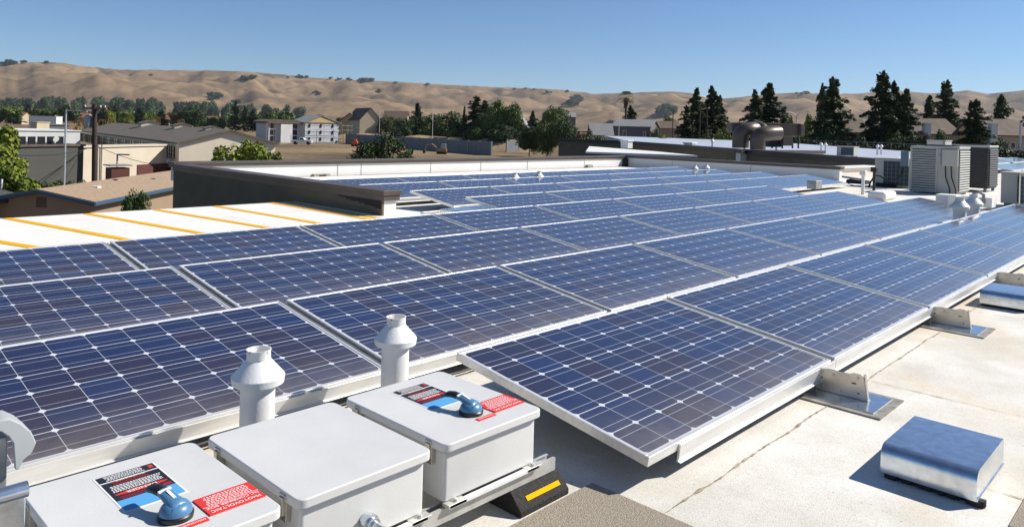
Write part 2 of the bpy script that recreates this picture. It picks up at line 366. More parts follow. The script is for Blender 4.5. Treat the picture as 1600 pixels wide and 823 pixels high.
# end piece under the start of the fifth and sixth rows: support rails that show beneath
a = MB(); a.box((1.15, -0.03, 0), (1.9, 0.03, 0.05)); sr = a.build('support_rail', M_alu, None, bevel=0.003); sr.location = (3.0, 5.32, RZ + 0.03)
tag(sr, 'white support rail lying on the roof left of the fifth solar row', 'mounting rail')
# galvanised duct cover by the end of the left parapet
p = onz(640, 333, RZ); a = MB(); a.box((0, 0, 0.05), (1.0, 0.55, 0.13)); a.m = 1; a.box((0.05, 0.05, 0), (0.95, 0.5, 0.05)); o = a.build('roof_hatch', [M_galv, M_aluD], None, bevel=0.01); o.location = (4.3, 5.0 - 0.42 , RZ)
tag(o, 'flat galvanised duct cover between left parapet end and fourth solar row', 'duct cover')

# mounting brackets under the nearest row
def bracket(x):
    r_ = empty('mounting_bracket', (x, -1.0, RZ))
    a = MB(); a.box((-0.165, -0.275, 0.001), (0.165, 0.13, 0.007)); a.m = 1; a.box((-0.13, -0.235, 0.007), (0.13, 0.12, 0.011)); a.build('flashing', [M_flash, M_galv], r_)
    a = MB()
    prof = [(0.065, 0.016), (-0.165, 0.016), (-0.150, 0.118), (-0.135, 0.128), (-0.105, 0.128), (-0.088, 0.120), (0.0, 0.120), (0.062, 0.112)]
    T = Matrix(((0, 0, 1, 0), (1, 0, 0, 0), (0, 1, 0, 0), (0, 0, 0, 1)))
    a.prism(prof, -0.002, 0.002, T); a.box((-0.002, -0.170, 0.012), (0.035, 0.06, 0.016)); a.box((0.0, -0.156, 0.10), (0.022, -0.148, 0.128), None)
    a.prism([(-0.165, 0.016), (-0.170, 0.016), (-0.155, 0.118), (-0.150, 0.118)], 0.0, 0.020, T)
    a.build('upright_plate', M_stain, r_, bevel=0.001)
    for (yy, zz) in ((0.035, 0.10), (-0.015, 0.098), (0.03, 0.035), (-0.125, 0.108), (-0.05, 0.03)):
        b = MB(); b.lathe([(0.0065, 0), (0.0065, 0.004), (0.004, 0.005)], 6, Matrix.Translation((-0.002, yy, zz)) @ Matrix.Rotation(-PI/2, 4, 'Y')); b.build('bolt', M_stain, r_)
    b = MB(); b.box((-0.0028, -0.118, 0.078), (-0.002, -0.098, 0.084)); b.box((-0.0028, 0.034, 0.070), (-0.002, 0.042, 0.077)); b.box((-0.0028, -0.132, 0.036), (-0.002, -0.125, 0.043)); b.build('slot', M_tar, r_)
    return r_
for x, lb in ((1.435, 'steel mounting bracket nearest the camera on its flashing plate'), (3.33, 'steel mounting bracket midway along the nearest solar row'), (5.22, 'steel mounting bracket at the right edge under the nearest row')):
    tag(bracket(x), lb, 'mounting bracket', 'brackets under the nearest solar row')

# galvanised low roof vents
def roof_vent(x, y, s, label):
    r_ = empty('roof_vent', (x, y, RZ)); a = MB()
    W, D, H = 0.41 * s, 0.30 * s, 0.097 * s     # W along X, D along Y, hood profile rounded on the -X side
    prof = []
    rr = 0.038 * s
    prof.append((0, 0.0))
    prof.append((0.0, H - rr))
    for i in range(1, 9): an = PI - i * PI / 16; prof.append((rr + rr * math.cos(an), H - rr + rr * math.sin(an)))
    prof += [(W - 0.01, H), (W, H - 0.012), (W, 0.0)]
    T = Matrix(((1, 0, 0, 0), (0, 0, -1, 0), (0, 1, 0, 0), (0, 0, 0, 1)))
    a.prism(prof, 0, D, T)
    # thin folded lip at both ends
    a.box((0.005, -D - 0.003, -0.002), (W, -D + 0.0, 0.004)); o = a.build('hood', M_galv, r_, smooth=30); o.location = (0, 0, 0.020)
    b = MB(); b.box((0.03, -D + 0.02, 0.0), (W - 0.03, -0.02, 0.021)); b.build('base_curb', M_tar, r_)
    b = MB(); random.seed(3)
    for k in range(34):
        t_ = random.random(); q = 0.014 + random.random() * 0.02
        b.box((0.003 + random.uniform(0, .02), -D * t_ - q, 0.002), (0.02 + random.uniform(0, .03), -D * t_, 0.016 + random.uniform(0, .012)))
    b.build('mastic', M_tar, r_)
    return tag(r_, label, 'roof vent', 'galvanised roof vents')
roof_vent(0.700, -1.455, 1.0, 'galvanised roof vent hood with a dark shadow, in the open at lower right')
q = onz(1530.5, 474, RZ + 0.015)
roof_vent(q.x, q.y, 1.0, 'galvanised roof vent hood cut off by the right edge of the photo')

# vent pipes with conical caps
def vent_pipe(x, y, ztop, s, label, chipped=True):
    r_ = empty('vent_pipe', (x, y, RZ)); H = ztop - RZ
    a = MB(); a.lathe([(0.0595*s, 0), (0.0595*s, H - 0.10*s)], 32); a.build('pipe', M_white, r_, smooth=40)
    z0 = H - 0.118*s
    a = MB(); a.lathe([(0.080*s, z0 + .003), (0.089*s, z0), (0.092*s, z0 + 0.024*s), (0.088*s, z0 + 0.030*s), (0.042*s, z0 + 0.082*s)], 40, cap=True); a.build('cap_cone', M_white, r_, smooth=28)
    a = MB(); zc = z0 + 0.078*s
    a.lathe([(0.042*s, zc), (0.041*s, H - 0.006*s), (0.043*s, H), (0.039*s, H), (0.038*s, zc + .01*s)], 32, cap=False); a.lathe([(0.038*s, zc + .012*s), (0.001, zc + 0.012*s)], 32, cap=False); a.build('collar', M_chip if chipped else M_white, r_, smooth=40)
    a = MB(); a.lathe([(0.064*s, 0), (0.0635*s, 0.10*s)], 32); a.build('base_sleeve', M_flash, r_, smooth=40)
    return tag(r_, label, 'vent pipe', 'white vent pipes')
p = ony(402, 640, 0.14); z_ = ony(408, 544, 0.14).z; vent_pipe(p.x, 0.14, z_, 1.0, 'white vent pipe with conical cap, the left one behind the grey boxes')
p = ony(617, 575, 0.14); z_ = ony(620, 494, 0.14).z; vent_pipe(p.x, 0.14, z_, 0.95, 'white vent pipe with conical cap, the right one behind the grey boxes')
for u, v, y, lb in ((1500, 308, 0.20, 'left of the two grey-white vent pipes behind the nearest row at far right'), (1521.5, 304, 0.20, 'right of the two grey-white vent pipes behind the nearest row at far right'),
                    (805, 270, 7.66, 'left vent cap of the pair among the far panels below the white parapet'), (842.5, 267.5, 7.66, 'right vent cap of the pair among the far panels below the white parapet'),
                    (1086, 257.5, 7.66, 'left vent cap of the pair in front of the parapet corner'), (1104, 256.5, 7.66, 'right vent cap of the pair in front of the parapet corner')):
    q = ony(u, v, y); vent_pipe(q.x, y, q.z, 1.0 if y > 1 else 1.28, lb, False)

# ------------------------------------------------------------------ text helper
def text_mb(body, size, depth=0.0004, align='CENTER'):
    cu = bpy.data.curves.new('t', 'FONT'); cu.body = body; cu.size = size; cu.align_x = align; cu.extrude = 0; cu.resolution_u = 2; cu.offset = size * 0.012
    ob = bpy.data.objects.new('t', cu); COL.objects.link(ob); bpy.context.view_layer.update()
    dg = bpy.context.evaluated_depsgraph_get(); me = bpy.data.meshes.new_from_object(ob.evaluated_get(dg))
    bpy.data.objects.remove(ob); return me
def text_part(body, size, x, y, z, material, parent, name='lettering', rz=PI, sx=1.0):
    me = text_mb(body, size); me.materials.clear(); me.materials.append(material); me.name = name
    o = bpy.data.objects.new(name, me); COL.objects.link(o); o.parent = parent; o.location = (x, y, z); o.rotation_euler = (0, 0, rz); o.scale = (sx, 1, 1); return o

# ------------------------------------------------------------------ combiner boxes
def rrect(x0, y0, x1, y1, r_, n=5):
    pts = []
    for cx, cy, a0 in ((x1-r_, y1-r_, 0), (x0+r_, y1-r_, PI/2), (x0+r_, y0+r_, PI), (x1-r_, y0+r_, 1.5*PI)):
        for i in range(n+1): an = a0 + i*PI/2/n; pts.append((cx + r_*math.cos(an), cy + r_*math.sin(an)))
    return pts
def enclosure(x0, label, fitted):
    W, D, LZ, BZ = 0.425, 0.515, 0.05, -0.125
    r_ = empty('combiner_box', (x0, -0.728, BZ)); T = LZ - BZ
    a = MB(); a.prism(rrect(0.016, 0.018, W-0.016, D-0.018, 0.012), 0, T - 0.02); a.build('body', M_enc, r_, bevel=0.002)
    a = MB(); a.prism(rrect(0.008, 0.010, W-0.008, D-0.010, 0.02), T - 0.030, T - 0.0255); a.build('gasket', M_black, r_)
    a = MB(); a.prism(rrect(0, 0, W, D, 0.026), T - 0.026, T); a.build('lid', M_enc, r_, bevel=0.0045, seg=3)
    for yy in (0.06, 0.42):
        a = MB(); a.box((0.000, yy, T - 0.075), (0.016, yy + 0.026, T - 0.022)); a.box((-0.009, yy + 0.003, T - 0.058), (0.002, yy + 0.022, T - 0.012)); a.box((-0.004, yy-.002, T-.018), (0.003, yy+.028, T-.006)); a.build('latch', M_stain, r_, bevel=0.002)
    for xx in (0.03, W - 0.06):
        a = MB(); a.box((xx-0.015, -0.006, -0.012), (xx + 0.055, 0.024, -0.002)); a.lathe([(0.007, -0.002), (0.007, 0.006), (0.004, 0.007)], 8, Matrix.Translation((xx + 0.02, 0.006, 0))); a.build('mounting_foot', M_strut, r_, bevel=0.001)
    a = MB(); a.box((0.02, -0.006, -0.012), (W-0.02, 0.012, -0.003)); a.build('foot_flange', M_white, r_)
    if fitted:
        z = T
        a = MB(); sx0, sx1, sy0, sy1 = 0.145, 0.293, 0.228, 0.448
        st = empty('warning_sticker'); bpy.data.objects.remove(st)
        a.m = 0; a.box((sx0, sy0, z), (sx1, sy1, z + 0.0008))
        def rect(mi, u0, v0, u1, v1, zz=0.0012):
            a.m = mi; W_, H_ = sx1 - sx0, sy1 - sy0
            a.quad((sx0 + u0*W_, sy0 + v0*H_, z + zz), (sx0 + u1*W_, sy0 + v0*H_, z + zz), (sx0 + u1*W_, sy0 + v1*H_, z + zz), (sx0 + u0*W_, sy0 + v1*H_, z + zz))
        rect(2, .03, .02, .97, .29); rect(1, .03, .29, .97, .80); rect(1, .03, .825, .97, .99)
        random.seed(11)
        def lines(mi, v0, v1, n_, u0, u1, ht):      # rows of lettering too small to read
            for i in range(n_):
                v = v0 + (v1 - v0) * (i + .5) / n_; u = u0 + random.uniform(0, .06); e_ = u1 - random.uniform(0, .06)
                while u < e_:
                    l_ = random.uniform(.02, .05); rect(mi, u, v - ht/2, min(u + l_, e_), v + ht/2, 0.0016); u += l_ + .011
        lines(0, .84, .975, 4, .12, .80, .018); lines(4, .69, .79, 3, .14, .78, .022); lines(0, .77, .80, 1, .25, .75, .016); lines(0, .50, .68, 5, .08, .93, .02); lines(4, .30, .38, 2, .08, .72, .026)
        rect(3, .86, .87, .93, .95, .0016); rect(4, .80, .31, .93, .38, .0016)
        a.m = 3; W_, H_ = sx1 - sx0, sy1 - sy0
        a.add([(sx0 + W_*(.5 + .42*math.cos(i*PI/16)), sy0 + H_*(.44 + .040*math.sin(i*PI/16)), z + .0018) for i in range(32)], [tuple(range(32))])
        so_ = a.build('warning_sticker', [M_swhite, M_sblack, M_sblue, M_red, M_sred], r_)
        text_part('DANGER', 0.0165, sx0 + W_*.5, sy0 + H_*.44 + .006, z + .0022, M_swhite, so_, sx=1.1)
        # red plate
        a = MB(); px0, px1, py0, py1 = 0.280, 0.423 - .004, 0.078, 0.173
        a.box((px0, py0, z), (px1, py1, z + 0.003)); rl = a.build('red_label', M_red, r_)
        cx = (px0 + px1)/2
        text_part('PHOTOVOLTAIC', 0.0165, cx, py0 + 0.018, z + 0.0034, M_swhite, rl, sx=0.98); text_part('DC COMBINER BOX', 0.0150, cx, py0 + 0.036, z + 0.0034, M_swhite, rl, sx=0.95)
        b = MB(); random.seed(4)
        for i in range(6):
            yy = py0 + 0.044 + i*0.0078; u = px0 + .012 + random.uniform(0, .01)
            while u < px1 - .016: l_ = random.uniform(.004, .010); b.quad((u, yy, z+.0034), (u+l_, yy, z+.0034), (u+l_, yy+.0035, z+.0034), (u, yy+.0035, z+.0034)); u += l_ + .0025
        b.box((px0, py0 + .040, z + .003), (px1, py0 + .0408, z + .0034)); b.build('small_print', M_swhite, rl)
        a = MB(); a.box((0.196, 0.063, z), (0.272, 0.082, z + 0.002)); sl_ = a.build('red_label', M_red, r_); text_part('DISCONNECT', 0.0105, 0.234, 0.0765, z + .0024, M_swhite, sl_, sx=1.0)
        # rotary disconnect handle
        hx, hy = 0.222, 0.130; h = empty('h'); bpy.data.objects.remove(h)
        a = MB(); a.lathe([(0.039, 0), (0.040, 0.010), (0.037, 0.013)], 32, Matrix.Translation((hx, hy, z))); hb = a.build('switch_base', M_black, r_, smooth=40)
        a = MB(); prof = [(0.0365, 0.013), (0.036, 0.018), (0.0325, 0.026), (0.026, 0.033), (0.016, 0.037), (0.002, 0.038)]
        a.lathe(prof, 32, Matrix.Translation((hx, hy, z))); a.build('switch_body', M_blue, r_, smooth=50)
        d = Vector((-0.22, 1, 0)).normalized(); rt = Vector((d.y, -d.x, 0)); P0 = Vector((hx, hy, z))
        def sec(t, zc, wid, th, n=12): return [P0 + d*t + rt*(wid*math.cos(2*PI*j/n)) + Vector((0, 0, zc + th*math.sin(2*PI*j/n))) for j in range(n)]
        def loft(a, secs):
            vs = [q for s_ in secs for q in s_]; n = len(secs[0]); k = len(secs)
            a.add(vs, [(i*n+j, i*n+(j+1) % n, (i+1)*n+(j+1) % n, (i+1)*n+j) for i in range(k-1) for j in range(n)] + [tuple(reversed(range(n))), tuple((k-1)*n+j for j in range(n))])
        a = MB(); loft(a, [sec(-0.022, .024, .026, .010), sec(-0.008, .030, .0225, .013), sec(0.012, .034, .0195, .012), sec(0.035, .041, .0165, .010), sec(0.050, .044, .0155, .009)]); a.build('handle_arm', M_blue, r_, smooth=60)
        a = MB(); loft(a, [sec(0.050, .0442, .0162, .0094), sec(0.070, .046, .0175, .0095), sec(0.092, .043, .0175, .009), sec(0.102, .038, .014, .007)]); a.build('handle_grip', M_black, r_, smooth=60)
        a = MB(); a.box((-.0035, -.010, 0), (.0035, .026, .0012), Matrix.Translation(P0 + d*0.008 + Vector((0, 0, .0445))) @ Matrix.Rotation(math.atan2(d.y, d.x) - PI/2, 4, 'Z') @ Matrix.Rotation(0.28, 4, 'X')); a.box((-.016, .028, -.002), (.016, .034, .0015), Matrix.Translation(P0 + d*0.012 + Vector((0, 0, .0475))) @ Matrix.Rotation(math.atan2(d.y, d.x) - PI/2, 4, 'Z') @ Matrix.Rotation(0.1, 4, 'X')); a.build('pointer', M_swhite, r_)
    return tag(r_, label, 'electrical box', 'grey combiner boxes on the roof')
enclosure(-1.672, 'grey electrical box with blue rotary switch and danger sticker, at lower left', True)
enclosure(-1.209, 'plain grey electrical box with an empty lid, between the two stickered boxes', False)
enclosure(-0.740, 'grey electrical box with blue rotary switch, touching view of the nearest solar panel', True)
# strut channels carrying them
for k, (yy, lb) in enumerate(((-0.715, 'front galvanised strut channel under the grey electrical boxes'), (-0.30, 'rear galvanised strut channel beneath the grey electrical boxes'))):
    a = MB(); x0, x1 = -2.3, -0.232; zt = -0.139
    a.box((x0, yy - 0.001, zt - 0.041), (x1, yy + 0.002, zt)); a.box((x0, yy + 0.038, zt - 0.041), (x1, yy + 0.041, zt)); a.box((x0, yy+0.002, zt - 0.041), (x1, yy + 0.038, zt - 0.038)); a.box((x0, yy+0.002, zt - 0.002), (x1, yy + 0.010, zt)); a.box((x0, yy + 0.031, zt - 0.002), (x1, yy + 0.038, zt))
    o = a.build('strut_channel', M_strut); tag(o, lb, 'strut channel')
def rubber_block(x0, x1, label):
    r_ = empty('rubber_block', (x0, -0.69, RZ)); T = Matrix(((0, 0, 1, 0), (1, 0, 0, 0), (0, 1, 0, 0), (0, 0, 0, 1)))
    a = MB(); a.prism([(-0.075, 0), (-0.075, 0.020), (-0.024, 0.069), (0.085, 0.069), (0.125, 0.02), (0.125, 0)], 0, x1 - x0, T); a.build('block', M_rubber, r_, bevel=0.004)
    L_ = x1 - x0; n_ = Vector((0, -0.049, 0.051)).normalized(); a = MB()
    p0 = Vector((0, -0.075, 0.020)).lerp(Vector((0, -0.024, 0.069)), .30); p1 = Vector((0, -0.075, 0.020)).lerp(Vector((0, -0.024, 0.069)), .52)
    nn = Vector((0, -.049, .051)).normalized() * .0; off = Vector((0, -0.0015, 0.0015))
    a.quad(p0 + Vector((L_*.2, 0, 0)) + off, p0 + Vector((L_*.88, 0, 0)) + off, p1 + Vector((L_*.88, 0, 0)) + off, p1 + Vector((L_*.2, 0, 0)) + off); a.build('reflective_stripe', M_yellow, r_)
    return tag(r_, label, 'rubber support block')
rubber_block(-0.452, -0.215, 'black rubber support block with yellow stripe under the strut end')
# conduit leaving the plain box
cp = Vector((-1.0, -0.712, -0.075)); a = MB(); a.lathe([(0.020, 0), (0.020, 0.012), (0.024, 0.013), (0.024, 0.026), (0.0165, 0.028), (0.019, 0.034), (0.019, 0.040), (0.0155, 0.041)], 16, Matrix.Translation(cp) @ Matrix.Rotation(PI/2, 4, 'X'))
r_ = empty('conduit', cp, 0, 'silver metal conduit with coupling leaving the plain grey box', 'conduit')
o = a.build('coupling', M_galv, None, smooth=30); o.parent = r_; o.matrix_parent_inverse = Matrix.Translation(-cp)
a = MB(); a.tube([cp + Vector((0, -.035, 0)), cp + Vector((0, -.15, -.004)), cp + Vector((0.0, -.5, -.03)), cp + Vector((0, -.8, -.12)), cp + Vector((0, -1.0, -.155))], 0.0135, 14); o = a.build('tube', M_galv, None, smooth=60); o.parent = r_; o.matrix_parent_inverse = Matrix.Translation(-cp)

# grey disconnect hood and steel hinge clamp at the left edge
r_ = empty('disconnect_hood', (-1.70, -0.11, RZ), 0, 'grey moulded hood with a curved edge at the far left edge', 'electrical hood')
a = MB(); P = []
def hp(u, v): q = ony(u, v, -0.11); return (q.x + 1.70, q.z - RZ)
outl = [hp(*q) for q in ((-30, 662), (0, 654), (14, 652), (32, 660), (47, 672), (55, 689), (48, 705), (35, 716), (28, 731), (22, 731), (19, 690), (12, 680), (0, 672), (-30, 676))]
T = Matrix(((1, 0, 0, 0), (0, 0, -1, 0), (0, 1, 0, 0), (0, 0, 0, 1)))
a.prism(outl, 0, 0.012, T); a.build('hood_cheek', M_hood, r_, bevel=0.003)
a = MB(); outl2 = [hp(*q) for q in ((-30, 662), (0, 654), (14, 652), (32, 660), (47, 672), (44, 676), (30, 665), (14, 657), (0, 659), (-30, 667))]
a.prism(outl2, -0.07, 0.0, T); a.build('hood_visor', M_hood, r_, bevel=0.002)
a = MB(); q0 = hp(-40, 735); q1 = hp(14, 683); a.box((q0[0], 0.01, q0[1] - 0.3), (q1[0], 0.10, q1[1])); a.build('switch_box', M_aluD, r_, bevel=0.004)
cq = ony(9, 772, -0.45)
r_ = empty('steel_clamp', (cq.x, -0.45, RZ), 0, 'silver steel clamp with a round barrel beside the left electrical box', 'clamp'); cz = cq.z - RZ
a = MB(); a.tube([(-.035, 0, cz), (.040, 0, cz)], 0.017, 24); a.build('barrel', M_galv, r_, smooth=40)
a = MB(); a.box((-.042, -.035, 0), (-.035, .035, cz + .026)); a.box((-.042, .010, 0), (.040, .016, cz)); a.build('bracket_plate', M_galv, r_, bevel=0.002)
for zz in (.05, .09): a = MB(); a.box((-.030, -.012, zz), (.035, -.006, zz + .008)); a.build('wire_guard', M_black, r_)
# cable ties / wire along row two front rail
a = MB(); pts = [(-1.9 + 0.1*i, 0.352 + 0.006*math.sin(i*1.3), -0.222 + 0.008*math.sin(i*0.8)) for i in range(34)]; a.tube(pts, 0.006, 6); o = a.build('cable', M_wire); tag(o, 'black cable clipped under the front rail of the second row', 'cable')

# ------------------------------------------------------------------ rooftop air conditioners
M_acw = mat('ac_white', (0.46, 0.45, 0.40), 0.5, var=0.08, scale=3)
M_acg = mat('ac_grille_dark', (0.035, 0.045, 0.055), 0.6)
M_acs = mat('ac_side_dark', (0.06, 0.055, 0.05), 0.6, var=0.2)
M_acb = mat('ac_bluegrey', (0.16, 0.22, 0.25), 0.5)
def ac_louvre(x, ya, yb, z0, z1, dx, label, cat='air conditioner', dark=False):
    """ya > yb ; -X face seen from the camera"""
    r_ = empty('air_conditioner', (x, yb, z0)); W = ya - yb; H = z1 - z0
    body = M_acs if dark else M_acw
    a = MB(); a.box((0.02, 0.02, 0.0), (dx - 0.02, W - 0.02, H - 0.03)); a.build('housing', body, r_, bevel=0.01)
    a = MB(); a.box((0, 0, H - 0.05), (dx, W, H)); a.build('top_cover', M_acw, r_, bevel=0.012)
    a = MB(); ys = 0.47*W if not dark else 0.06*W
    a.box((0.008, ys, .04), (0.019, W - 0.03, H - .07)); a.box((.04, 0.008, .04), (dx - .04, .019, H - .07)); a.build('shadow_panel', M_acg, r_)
    a = MB()
    n = 17
    for i in range(n):
        z = 0.05 + (H - 0.12) * i / n
        T = Matrix.Translation((0.0, 0, z)) @ Matrix.Rotation(R(25), 4, 'Y')
        a.box((-0.012, ys, 0), (0.012, W - 0.02, 0.030), T)
        T2 = Matrix.Translation((0, 0.0, z)) @ Matrix.Rotation(R(-25), 4, 'X'); a.box((0.04, -0.012, 0), (dx - 0.04, 0.012, 0.030), T2)
    a.box((-0.008, W - 0.04, 0), (0.03, W, H - .05)); a.box((-0.008, ys - 0.03, 0), (0.02, ys, H - .05))
    a.build('louvres', body, r_)
    a = MB()
    a.lathe([(W*.38, H), (W*.38, H + .03), (W*.36, H+.03)], 24, Matrix.Translation((dx/2, W/2, 0)), cap=False); a.box((dx/2-.01, .1*W, H+.02), (dx/2+.01, .9*W, H+.03)); a.box((.1*dx, W/2-.01, H+.02), (.9*dx, W/2+.01, H+.03)); a.build('fan_guard', M_acg, r_)
    if not dark:
        a = MB(); a.box((-0.05, 0.02, H*0.58), (0.0, ys*0.72, H - 0.06)); a.build('control_cover', M_acw, r_, bevel=0.01)
        a = MB(); a.box((-0.004, ys*0.8, H*0.6), (0.004, ys*0.98, H*.95)); a.build('data_plate', M_aluD, r_)
        for off in (0.1, 0.6):
            a = MB(); a.tube([(-0.04, ys*(.62 - off*.5), H*.58), (-0.06, ys*(.58 - off*.5), H*.35), (-0.08, ys*(.40 - off*.5), H*.12), (-0.12, ys*(.34-off*.5), -.1)], 0.014, 8); a.build('refrigerant_line', M_wire, r_, smooth=60)
    for yy in (.06, W - .12):
        for xx in (.05, dx - .1): a = MB(); a.box((xx, yy, -(z0 - RZ)), (xx + .05, yy + .06, 0.0)); a.build('leg', M_acb, r_)
    return tag(r_, label, cat, 'rooftop air conditioners')
p = onx(1421, 296, 16.3); q = onx(1498, 296, 16.3); zt = onx(1460, 228.5, 16.3).z; zb = onx(1460, 301, 16.3).z
ac_louvre(16.3, p.y, q.y, zb, zt, 0.95, 'white louvred air conditioner with two dark hoses, tallest on the roof')
p = onx(1503, 297, 18.2); q = onx(1545, 297, 18.2); zt = onx(1525, 227, 18.2).z; zb = onx(1525, 294, 18.2).z
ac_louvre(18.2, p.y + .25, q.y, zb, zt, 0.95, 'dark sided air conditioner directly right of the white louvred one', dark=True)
def ac_grid(x, u0, u1, vt, vb, dx, gap_l, label, dark_right=False):
    p = onx(u0, vb, x); q = onx(u1, vb, x); z1 = onx((u0+u1)/2, vt, x).z; z0 = onx((u0+u1)/2, vb, x).z; W = p.y - q.y; H = z1 - z0
    r_ = empty('air_conditioner', (x, q.y, z0)); a = MB(); a.box((0, 0, 0), (dx, W, H)); a.build('housing', M_acw, r_, bevel=0.012)
    a = MB(); a.box((-0.006, 0.03, 0.04), (0.0, W*(1-gap_l), H*0.93)); g = a.build('coil_panel', M_acg, r_)
    a = MB()
    for i in range(1, 6): yy = 0.03 + (W*(1-gap_l) - .03)*i/6; a.box((-0.012, yy - .004, .04), (-0.007, yy + .004, H*.93))
    for i in range(1, 6): zz = 0.04 + (H*.89)*i/6; a.box((-0.018, .03, zz - .004), (-0.0125, W*(1-gap_l), zz + .004))
    a.build('wire_grille', M_acb, r_)
    a = MB(); a.box((-.02, -.02, H), (dx + .02, W + .02, H + .025)); a.build('top_cover', M_acw, r_, bevel=0.008)
    a = MB()
    for yy in (.05, W - .13): a.box((.03, yy, -(z0 - RZ)), (dx - .03, yy + .08, 0))
    a.build('skids', M_acb, r_)
    return tag(r_, label, 'air conditioner', 'rooftop air conditioners')
ac_grid(17.6, 1366, 1421, 249, 292, 0.6, 0.26, 'low air conditioner with blue wire grille, left of the tall white one')
ac_grid(14.3, 1563, 1592, 271, 318, 0.5, 1.0 - 0.02, 'white air conditioner side panel cut by the right edge')
ac_grid(31.0, 1307, 1334, 229.5, 243.5, 0.6, 0.26, 'small distant air conditioner with dark grille on the pale roof')
r_ = ac_grid(13.9, 1593, 1625, 273, 322, 0.5, 0.05, 'dark grille air conditioner at the extreme right edge')
ac_grid(26, 1448, 1477, 220, 227, 0.8, 0.9, 'flat grey unit showing above the tall white air conditioner')
# disconnect, pipes on posts, pipe supports, white ducts
p = onx(1411, 285, 17.2); a = MB(); a.box((p.x, p.y - .1, 0.30), (p.x + .1, p.y + .07, 0.66)); o = a.build('disconnect_switch', M_acb, None, bevel=.01); tag(o, 'blue grey disconnect box mounted between the two left air conditioners', 'disconnect box')
a = MB(); pts = [onx(1411, 262, 17.15), onx(1408, 274, 17.15), onx(1398, 282, 17.15), onx(1388, 282, 17.1), onx(1375, 275, 17.1), onx(1367, 274, 17.1), onx(1360, 285, 17.0), onx(1357, 294, 16.9)]; a.tube(pts, 0.022, 8); o = a.build('hose', M_wire, None, smooth=60); tag(o, 'black hose drooping across the grille of the low air conditioner', 'hose')
for u, v0, v1, x, rr, lb, mm in ((1348, 304, 270, 14.5, .035, 'white post with a weather cap left of the air conditioners', M_white), (1365, 308, 265, 14.2, .028, 'black and white pipe stub in front of the low air conditioner', M_wire)):
    b = onx(u, v0, x); t_ = onx(u, v1, x); r_ = empty('pipe_post', (x, b.y, RZ), 0, lb, 'pipe post'); a = MB(); a.tube([(0, 0, 0), (0, 0, t_.z - RZ)], rr, 10); a.build('post', mm, r_, smooth=60)
    a = MB(); a.box((-.06, -.06, t_.z - RZ - .05), (.06, .06, t_.z - RZ + .05)); a.build('head', mm, r_, bevel=.01)
p0 = onz(1355, 312, RZ); p1 = onz(1430, 309, RZ)
a = MB(); a.box((13.2, p1.y + .1, RZ + .0), (13.9, p0.y, RZ + .17)); o = a.build('duct_cover', M_white, None, bevel=.06, seg=4); tag(o, 'low rounded white duct cover in front of the low air conditioner', 'duct cover')
a = MB(); a.box((13.0, onx(1550, 310, 13).y, RZ + .05), (13.35, onx(1462, 310, 13).y, RZ + .22)); a.build('x', M_white).name = 'duct_box'; o = bpy.data.objects['duct_box']; tag(o, 'long low white duct in front of the tall air conditioner', 'duct')
a = MB(); a.box((12.6, onx(1494, 310, 12.6).y, RZ), (12.95, onx(1481, 310, 12.6).y, RZ + .25)); o = a.build('junction_box', M_parw, None, bevel=.01); tag(o, 'small white box on the roof beside the two right vent pipes', 'junction box')
a = MB(); a.tube([onx(1518, 312, 13), onx(1522, 302, 13), onx(1530, 300, 13), onx(1537, 304, 13), onx(1537, 318, 13)], .03, 8); o = a.build('bent_pipe', M_aluD, None, smooth=60); tag(o, 'bent grey pipe behind the right vent pipes', 'pipe')
a = MB(); a.tube([(19.0, 5.3, RZ + .12), onx(1346, 281, 17.5)], 0.03, 8); o = a.build('roof_pipe', M_acb, None); tag(o, 'thin pipe running from parapet end towards the air conditioners', 'pipe')
for xx, yy, lb in ((18.3, 4.9, 'dark sleeper block under the pipe at the parapet end'), (17.7, 4.0, 'dark sleeper block under the pipe beside the low air conditioner')):
    a = MB(); a.prism([(-.2, 0), (.2, 0), (.12, .1), (-.12, .1)], 0, .5, Matrix.Translation((xx, yy, RZ)) @ Matrix.Rotation(PI/2, 4, 'X')); o = a.build('pipe_support', M_tar, None, bevel=.01); tag(o, lb, 'pipe support')
a = MB(); a.box((0, 0, 0), (.3, .18, .16)); o = a.build('junction_box', M_aluD, None, bevel=.01); o.location = onx(1275, 296, 12.0); tag(o, 'beige junction box under the end of the fifth solar row', 'junction box')

# ------------------------------------------------------------------ distant panel rows on the right wing
g = 'solar rows on the right wing'
for rix, (yy, xs, n_) in enumerate(((-1.6, 22, 5), (0.4, 22, 9), (2.4, 25, 9), (4.4, 31, 8), (6.6, 38, 7))):
    for n in range(n_):
        c = copy_tree(proto); c.location = (xs + n*1.66 + (0.6 if n > 2 else 0), yy + 0.0, 0.02)
        tag(c, 'pale reflecting solar panel on the right wing beyond the air conditioners', 'solar panel', g)

# ------------------------------------------------------------------ neighbouring wing with dark coping
def extr_wall(name, pts, z0, z1, th, material, capm, label, cap_h=.35):
    r_ = empty(name, (pts[0].x, pts[0].y, z0), 0, label, 'building'); o0 = Vector((pts[0].x, pts[0].y, 0))
    for i in range(len(pts) - 1):
        p, q = pts[i], pts[i+1]; d = (q - p); d.z = 0; L_ = d.length; d.normalize(); T = Matrix.Translation(Vector((p.x, p.y, 0)) - o0) @ Matrix.Rotation(math.atan2(d.y, d.x), 4, 'Z')
        a = MB(); a.box((0, 0, 0), (L_, th, z1 - z0 - cap_h), T); a.build('wall', material, r_)
        a = MB(); a.box((-.05, -.08, z1 - z0 - cap_h), (L_ + .05, th + .06, z1 - z0), T); a.build('coping', capm, r_)
    return r_
M_capd = mat('dark_brown_coping', (0.030, 0.023, 0.018), 0.55)
M_far = mat('far_roof', (0.50, 0.53, 0.58), 0.4, var=0.1, scale=.3)
